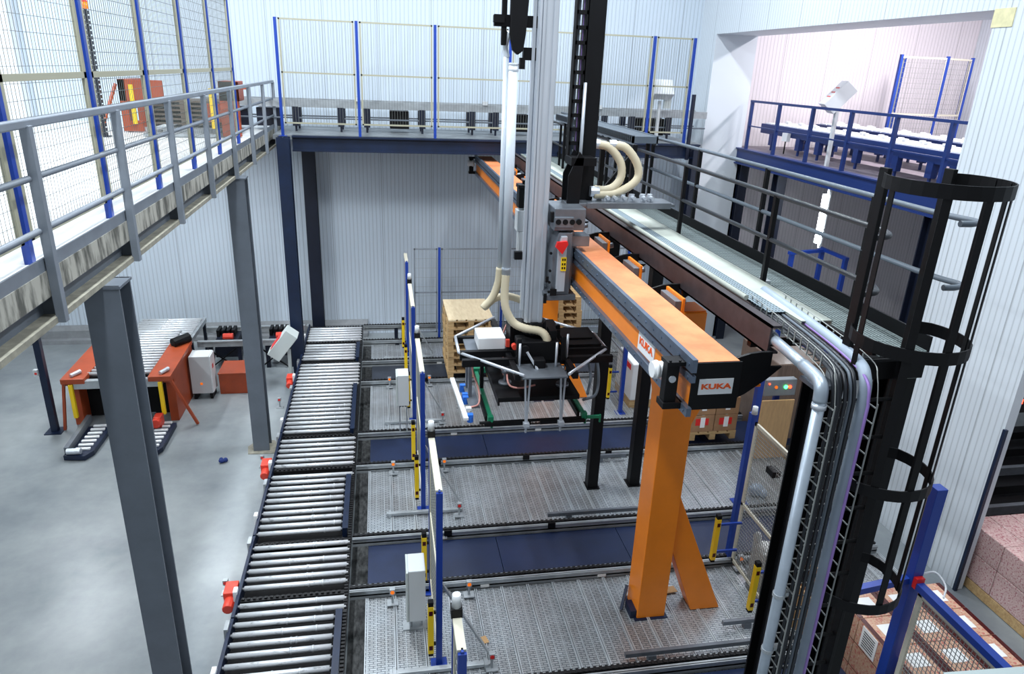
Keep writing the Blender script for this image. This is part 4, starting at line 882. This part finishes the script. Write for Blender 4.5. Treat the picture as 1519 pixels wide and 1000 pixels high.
build(MB().box(5.68,9.0,1.45,6.2,9.12,1.72), 'box_body', 'deck_plate', t, bevel=.008); build(MB().box(5.9,9.05,0,5.98,9.11,1.45), 'stand', 'blue', t)
build(MB().cyl((6.02,8.985,1.6),(6.02,9.0,1.6),.03,n=12), 'lamp', 'green_lamp', t); build(MB().cyl((6.09,8.985,1.6),(6.09,9.0,1.6),.025,n=12), 'lamp', 'red_lamp', t); build(MB().cyl((5.86,8.985,1.6),(5.86,9.0,1.6),.025,n=12), 'button', 'amber', t); build(MB().cyl((5.74,8.985,1.66),(5.74,9.0,1.66),.012,n=10), 'lamp', 'red_lamp', t)
b = MB().box(5.62,8.9,.42,6.15,8.93,1.42); solo(b, 'board', 'ply', 'tan cardboard sheet standing upright below the operator panel', 'board')
t = thing('mesh_door', 'cream-framed mesh door hung on a blue post right of the diagonal orange strut', 'door', (4.1,6.1,.4))
post(t, 4.09, 6.62, .40, 2.45, .07)
panel(t, (4.1,6.55), (4.1,5.72), .5, 2.35, (1.3,), sv=.035, sh=.045, r=.0025, w=.04)
build(MB().box(4.08,5.62,.40,4.14,5.70,2.4), 'post', 'black', t); build(MB().cyl((4.09,6.6,2.45),(4.09,6.6,2.54),.036,.03,12), 'signal_lamp', 'cabinet', t, smooth=True); build(MB().box(4.06,6.0,1.98,4.16,6.14,2.05), 'lock', 'black', t)
t = thing('fence_post', 'tall blue fence post behind the black end plate of the gantry', 'post', (4.85,7.82,.4)); build(MB().box(4.81,7.78,.402,4.89,7.86,2.95), 'shaft', 'blue', t); build(MB().box(4.75,7.72,.40,4.95,7.92,.412), 'base_plate', 'blue', t)
t = thing('fence_post', 'blue fence post with side arms between the two black posts', 'post', (4.03,10.7,.4)); build(MB().box(4.0,10.67,.402,4.06,10.73,2.45), 'shaft', 'blue', t); build(MB().box(3.95,10.62,.40,4.11,10.78,.412), 'base_plate', 'blue', t)
g = thing('mesh_fence', 'mesh fence panel behind the yellow light curtain between the black posts', 'fence', (4.05,11.6,.4))
post(g, 4.03, 12.1, .40, 2.45); panel(g, (4.03,10.78), (4.03,12.05), .6, 2.4, (1.5,), sv=.05, r=.003, frame='grey_rail')
t = thing('wrapped_load', 'pale film-wrapped carton load beyond the blue post between the black posts', 'load', (4.6,11.2,.51)); build(MB().box(4.25,10.85,.55,4.95,11.7,1.25), 'cartons', 'white', t, bevel=.02); build(MB().box(4.245,10.95,1.1,4.25,11.3,1.2), 'red_print', 'red', t); build(MB().box(4.25,10.85,.405,4.95,11.7,.55), 'pallet', 'wood', t)
b = MB().prism([(4.15,6.02),(4.36,6.0),(4.38,6.26),(4.17,6.3)], 'z', .425, .95); b.sphere((4.26,6.15,.94),.11,10,6,(1,1.2,.4)); b.sphere((4.19,6.25,1.02),.05,8,5,(1,1,1.6))
solo(b, 'sack', 'sack', 'white sack standing on the plank floor behind the mesh door', 'sack', bevel=.03)
b = MB().sphere((5.16,7.95,.5),.1,9,6,(1.2,.8,1)); b.sphere((5.24,7.9,.47),.07,8,5)
solo(b, 'film_bundle', 'rag', 'pale blue crumpled film bundle lying behind the mesh door', 'film', smooth=True).data.materials[0] = MT['clear']
# cartons below the ladder
pallet((5.1,4.45,.1), 'wooden pallet under the printed cartons at the foot of the caged ladder', L=1.5, W=1.2)
build_lbl = 'printed pink-brown carton with a white top label beside the foot of the caged ladder'
c1 = None
for i in range(3):
    for j in range(4):
        for k in range(3):
            x, y, z = 4.7+i*.4, 3.9+j*.37, .25+k*.28
            if c1 is None:
                c1 = thing('carton', build_lbl, 'carton', (x,y,z), 'printed cartons at the foot of the ladder')
                build(MB().box(x-.197,y-.182,z+.001,x+.197,y+.182,z+.278), 'box_body', 'carton', c1, bevel=.006)
                build(MB().box(x-.09,y-.08,z+.278,x+.09,y+.08,z+.281), 'top_label', 'paper', c1)
                [build(MB().box(x+a,y-.18,z+.2785,x+a+.047,y+.18,z+.281), 'red_stripe', 'glass_red', c1) for a in (-.197,.15)]
            else:
                cc = dup(c1, (x,y,z), build_lbl, 'printed cartons at the foot of the ladder')
                if (i,j,k) == (0,2,2): tagged = cc
tagged['label'] = 'printed carton with a white barcode label on its left side, beside the ladder foot'
lbl = build(MB().box(4.498,4.53,.83,4.5025,4.75,1.07), 'shipping_label', 'paper', tagged)
b = MB()
for k in range(7): b.box(4.496,4.56,.86+k*.027,4.4978,4.72,.87+k*.027)
build(b, 'label_print', 'ink', lbl)
b = MB().box(4.28,5.3,.42,4.30,5.8,.95); b.box(4.30,5.3,.42,4.66,5.32,.95); b.box(4.64,5.32,.42,4.66,5.8,.95); b.box(4.30,5.78,.42,4.64,5.8,.95); b.box(4.30,5.32,.42,4.64,5.78,.43)
solo(b, 'cardboard_box', 'ply', 'open tan cardboard box on the plank floor behind the vertical pipe', 'box')
t = thing('mesh_fence', 'blue-framed mesh fence with a red switch at the lower right corner', 'fence', (4.4,3.8,0))
build(MB().box(4.35,4.22,0,4.45,4.32,2.95), 'post', 'blue', t, bevel=.004)
build(MB().bar((4.4,4.3,2.03),(4.4,3.0,2.03),.07,.06), 'top_rail', 'blue', t); build(MB().bar((3.5,4.16,2.03),(4.38,4.28,2.03),.06,.06), 'cross_rail', 'blue', t)
build(MB().box(4.46,3.02,.9,4.50,4.2,.94), 'panel_rail', 'cream', t)
panel(t, (4.42,4.18), (4.42,3.02), 1.0, 1.96, (), sv=.04, sh=.04, r=.0022, w=.045)
build(MB().box(4.415,3.02,.1,4.425,4.18,.96), 'lower_sheet', 'cover', t)
build(MB().cyl((4.4,4.26,2.06),(4.4,4.26,2.16),.04,n=12).box(4.36,4.18,2.0,4.44,4.22,2.1), 'switch', 'red', t)
build(MB().tube(curve([(4.44,4.24,2.1),(4.54,4.2,2.14),(4.57,4.1,2.08),(4.5,4.02,2.03)],6), .008, 6), 'switch_cable', 'white', t)
b = MB().bar((1.70,1.42,4.255),(2.0,1.36,4.305),.05,.035); solo(b, 'handrail', 'grate_bar', 'blurred pale green rail crossing the bottom right corner', 'rail')
# wrapped pallets and dark conveyors through the lower right opening
for x, y, l in ((7.72,5.6,'wrapped pink carton load with a white label, left of the two beyond the wall corner'),(8.85,5.6,'wrapped pink carton load partly cut off by the right edge of the view')):
    t = thing('wrapped_load', l, 'load', (x,y,0), 'wrapped loads beyond the wall corner')
    b = MB()
    for i in range(3):
        for j in range(3):
            for k in range(2): b.box(x-.48+i*.32,y-.9+j*.6,.15+k*.36,x-.48+i*.32+.314,y-.9+j*.6+.594,.15+k*.36+.354)
    build(b, 'cartons', 'carton_dark', t, bevel=.01); lb = build(MB().box(x-.486,y-.5,.42,x-.48,y-.28,.72), 'label', 'paper', t)
    b = MB()
    for k in range(6): b.box(x-.489,y-.47,.46+k*.035,x-.486,y-.31,.475+k*.035)
    build(b, 'label_print', 'ink', lb)
    build(MB().box(x-.48,y-.9,.01,x+.48,y+.9,.14), 'pallet', 'wood', t)
t = thing('chain_conveyor', 'low conveyor coloured dark for the shadows beyond the wall corner', 'conveyor', (9.5,7.4,0))
for y in (6.5,6.9,7.35,7.8,8.3,8.8): build(MB().box(7.4,y,.55,11.5,y+.07,.68), 'rail_profile', 'alu_dark' if y in (6.9,7.8) else 'black', t)
build(MB().box(7.3,7.2,.42,13.5,9.3,.5), 'deck', 'black', t)  # black sheet added to paint the shadowed depth beyond the opening
for x in (7.6,9.2,10.8): build(MB().box(x,6.5,0,x+.1,8.85,.42), 'frame', 'black', t)
t = thing('indicator_stand', 'small dark panel with a red indicator beyond the wall corner', 'panel', (8.0,7.1,0)); build(MB().box(7.95,7.0,0,8.05,7.1,2.1), 'post', 'black', t); build(MB().box(7.85,6.93,2.1,8.15,7.05,2.35), 'box_body', 'black', t); build(MB().box(7.93,6.925,2.23,7.96,6.93,2.29).box(7.99,6.925,2.23,8.02,6.93,2.29), 'indicator', 'red_lamp', t)

# ------------------------------------------------------------------ platform in the next room
struct(MB().box(7.95,7.0,4.45,13.9,15.9,4.52), 'floor_platform', mat('mauve_floor', (150,140,150), .5, 0, var=.3, vscale=3), 'grey-mauve floor of the raised platform in the next room', 'floor')
b = MB(); b.box(7.90,7.0,4.2,7.95,15.4,4.54); b.box(7.86,7.0,4.52,8.02,15.4,4.545); b.box(7.86,7.0,4.2,8.02,15.4,4.225); struct(b, 'platform_beam', 'navy_rail', 'navy steel beam along the front of the raised platform', 'beam')
for y in (13.6, 9.2, 15.2): struct(MB().prism(ibeam_poly(8.06,y,.2,.22), 'z', 0, 4.2), 'platform_column', 'navy_dark' , 'navy steel column under the raised platform at %s' % {13.6:'its middle',9.2:'its near end',15.2:'the far jamb'}[y], 'column')
t = thing('guard_railing', 'dark blue guard railing along the front of the raised platform', 'railing', (7.95,11.5,4.5))
for y in (15.0,13.85,12.65,11.48,10.33,9.16,8.0): build(MB().box(7.92,y-.03,4.25,7.98,y+.03,5.54), 'post', 'navy_rail', t)
build(MB().box(7.925,7.2,5.52,7.975,15.05,5.565), 'top_rail', 'navy_rail', t); build(MB().box(7.935,7.2,5.02,7.965,15.05,5.045), 'middle_rail', 'navy_rail', t)
def roller_line(x0, x1, z, label):
    t = thing('roller_conveyor', label, 'conveyor', ((x0+x1)/2,11.5,4.52), 'conveyors on the raised platform')
    for x in (x0, x1): build(MB().box(x-.04,7.3,z-.22,x+.04,15.5,z-.02), 'side_frame', 'navy_rail', t)
    y = 7.4; i = 0
    while y < 15.4:
        build(MB().box(x0+.04,y,z-.05,x1-.04,y+.24,z).box((x0+x1)/2-.05+.12*(i%2),y+.08,z,(x0+x1)/2+.02+.12*(i%2),y+.16,z+.05), 'slat', 'white', t); y += .27; i += 1
    for y in (8.4,9.6,10.08,10.9,11.97,13.2,13.91,15.0):
        for xx in (x0, x1): build(MB().box(xx-.05,y-.07,z-.45,xx+.05,y+.07,z-.2).box(xx-.02,y-.02,4.52,xx+.02,y+.02,z-.4), 'leg', 'navy_rail', t)
roller_line(8.55,9.35,5.08,'white-slatted conveyor with navy frame behind the platform railing')
roller_line(9.9,10.6,5.1,'farther white-slatted conveyor on the raised platform')
t = thing('control_box', 'tilted white control box with red buttons on a post on the raised platform', 'box', (8.2,12.35,4.5))
build(MB().box(8.18,12.3,4.52,8.24,12.36,5.5), 'post', 'cabinet', t)
R = Matrix.Rotation(math.radians(-18),3,'Z') @ Matrix.Rotation(math.radians(40),3,'Y')
bb = build(MB().cbox((8.24,12.42,5.74), (.26,.4,.54), R), 'box_body', 'white', t, bevel=.008)
b = MB()
for u in (-.1,-.02,.06):
    for v in (-.1,.0,.1): b.cbox(Vector((8.24,12.42,5.74))+R@Vector((-.133,u,v)), (.012,.025,.025), R)
build(b, 'button', 'red', bb)
t = thing('electrical_box', 'small white box under the platform conveyor near the far jamb', 'box', (8.45,14.3,4.8)); build(MB().box(8.42,14.2,4.78,8.5,14.4,4.95), 'body', 'white', t); build(MB().box(8.45,14.29,4.52,8.47,14.31,4.78), 'stand', 'black', t)
g = thing('mesh_fence', 'blue-posted mesh enclosure standing on the raised platform', 'fence', (11.8,14.5,4.52))
for p in ((10.93,14.5),(11.62,15.3),(11.97,14.4),(12.75,14.6),(13.3,15.3)): post(g, p[0], p[1], 4.52, 6.6, .055)
for a, c in (((10.93,14.5),(11.62,15.3)),((11.97,14.4),(12.75,14.6)),((10.93,14.5),(11.97,14.4)),((12.75,14.6),(13.3,15.3))): panel(g, a, c, 4.7, 6.55, (5.4,), sv=.06, r=.0022)
t = thing('blue_portal', 'blue steel portal frame with a red lamp below the raised platform', 'frame', (9.0,12.9,0))
for a in ((8.2,12.9),(9.0,13.1),(9.0,12.3)): build(MB().box(a[0]-.04,a[1]-.04,0,a[0]+.04,a[1]+.04,2.72), 'post', 'blue', t)
build(MB().bar((8.1,12.85,2.72),(9.02,13.05,2.72),.08,.06), 'beam', 'blue', t); build(MB().bar((9.0,13.2,2.74),(9.0,12.25,2.74),.08,.06), 'beam', 'blue', t)
build(MB().box(8.96,12.2,1.72,9.04,12.3,1.95), 'lamp_housing', 'navy_dark', t); build(MB().cyl((8.97,12.19,1.84),(8.95,12.1,1.84),.05,n=10), 'lamp', 'red_lamp', t)
t = thing('hanging_tube_lamp', 'brightly lit fluorescent tube lamp hanging upright below the raised platform', 'lamp', (8.2,12.15,3.0))
for z0, z1 in ((3.10,3.42),(3.44,3.72),(3.76,4.02)): build(MB().cyl((8.2,12.15,z0),(8.2,12.15,z1),.055,n=12), 'tube', 'tube_light', t, smooth=True)
build(MB().box(8.24,12.12,3.0,8.28,12.18,4.449), 'bracket', 'cabinet', t)

solo(MB().cbox((.93,5.73,.421),(.07,.1,.002),Matrix.Rotation(.3,3,'Z')), 'paper_scrap', 'ply', 'small brown scrap of paper on the near plank floor', 'scrap')
solo(MB().cbox((3.11,6.2,.421),(.26,.1,.004),Matrix.Rotation(.1,3,'Z')), 'cardboard_piece', 'ply', 'flat tan piece of cardboard on the planks between the orange column and its strut', 'cardboard')
# ------------------------------------------------------------------ light
def area(loc, size, power, col=(.88,.945,1), rot=(0,0,0), sy=None):
    l = bpy.data.lights.new('ceiling_and_fill_lamp', 'AREA'); l.energy = power; l.color = col; l.shape = 'RECTANGLE'; l.size = size; l.size_y = sy or size
    o = bpy.data.objects.new('ceiling_and_fill_lamp', l); C.objects.link(o); o.location = loc; o.rotation_euler = rot
for x, y, p in ((-8,5,400),(-8,12,400),(-1.5,4,470),(-1.5,10.5,500),(3.5,5,330),(3.5,11.5,400)): area((x,y,10.4), .5, p, sy=2.4)
for x, y in ((10.8,6),(10.8,12.5)): area((x,y,8.5), .5, 350, (1,.935,.965), sy=2.0)
for x, y, pw in ((-6,4.5,46),(-6,8.5,60),(-6,12.8,130),(-3.4,13.2,90),(-3.2,6.5,46)): area((x,y,4.36), .25, pw, (.9,.96,1), sy=1.5)  # unseen lamps assumed under the mezzanine, added to fill its shade
w = bpy.data.worlds.new('world'); bpy.context.scene.world = w; w.use_nodes = True
w.node_tree.nodes['Background'].inputs['Color'].default_value = (.80,.90,1,1); w.node_tree.nodes['Background'].inputs['Strength'].default_value = .4
vs = bpy.context.scene.view_settings; vs.view_transform = 'Standard'; vs.look = 'None'; vs.gamma = 1; vs.use_curve_mapping = False; vs.exposure = .1
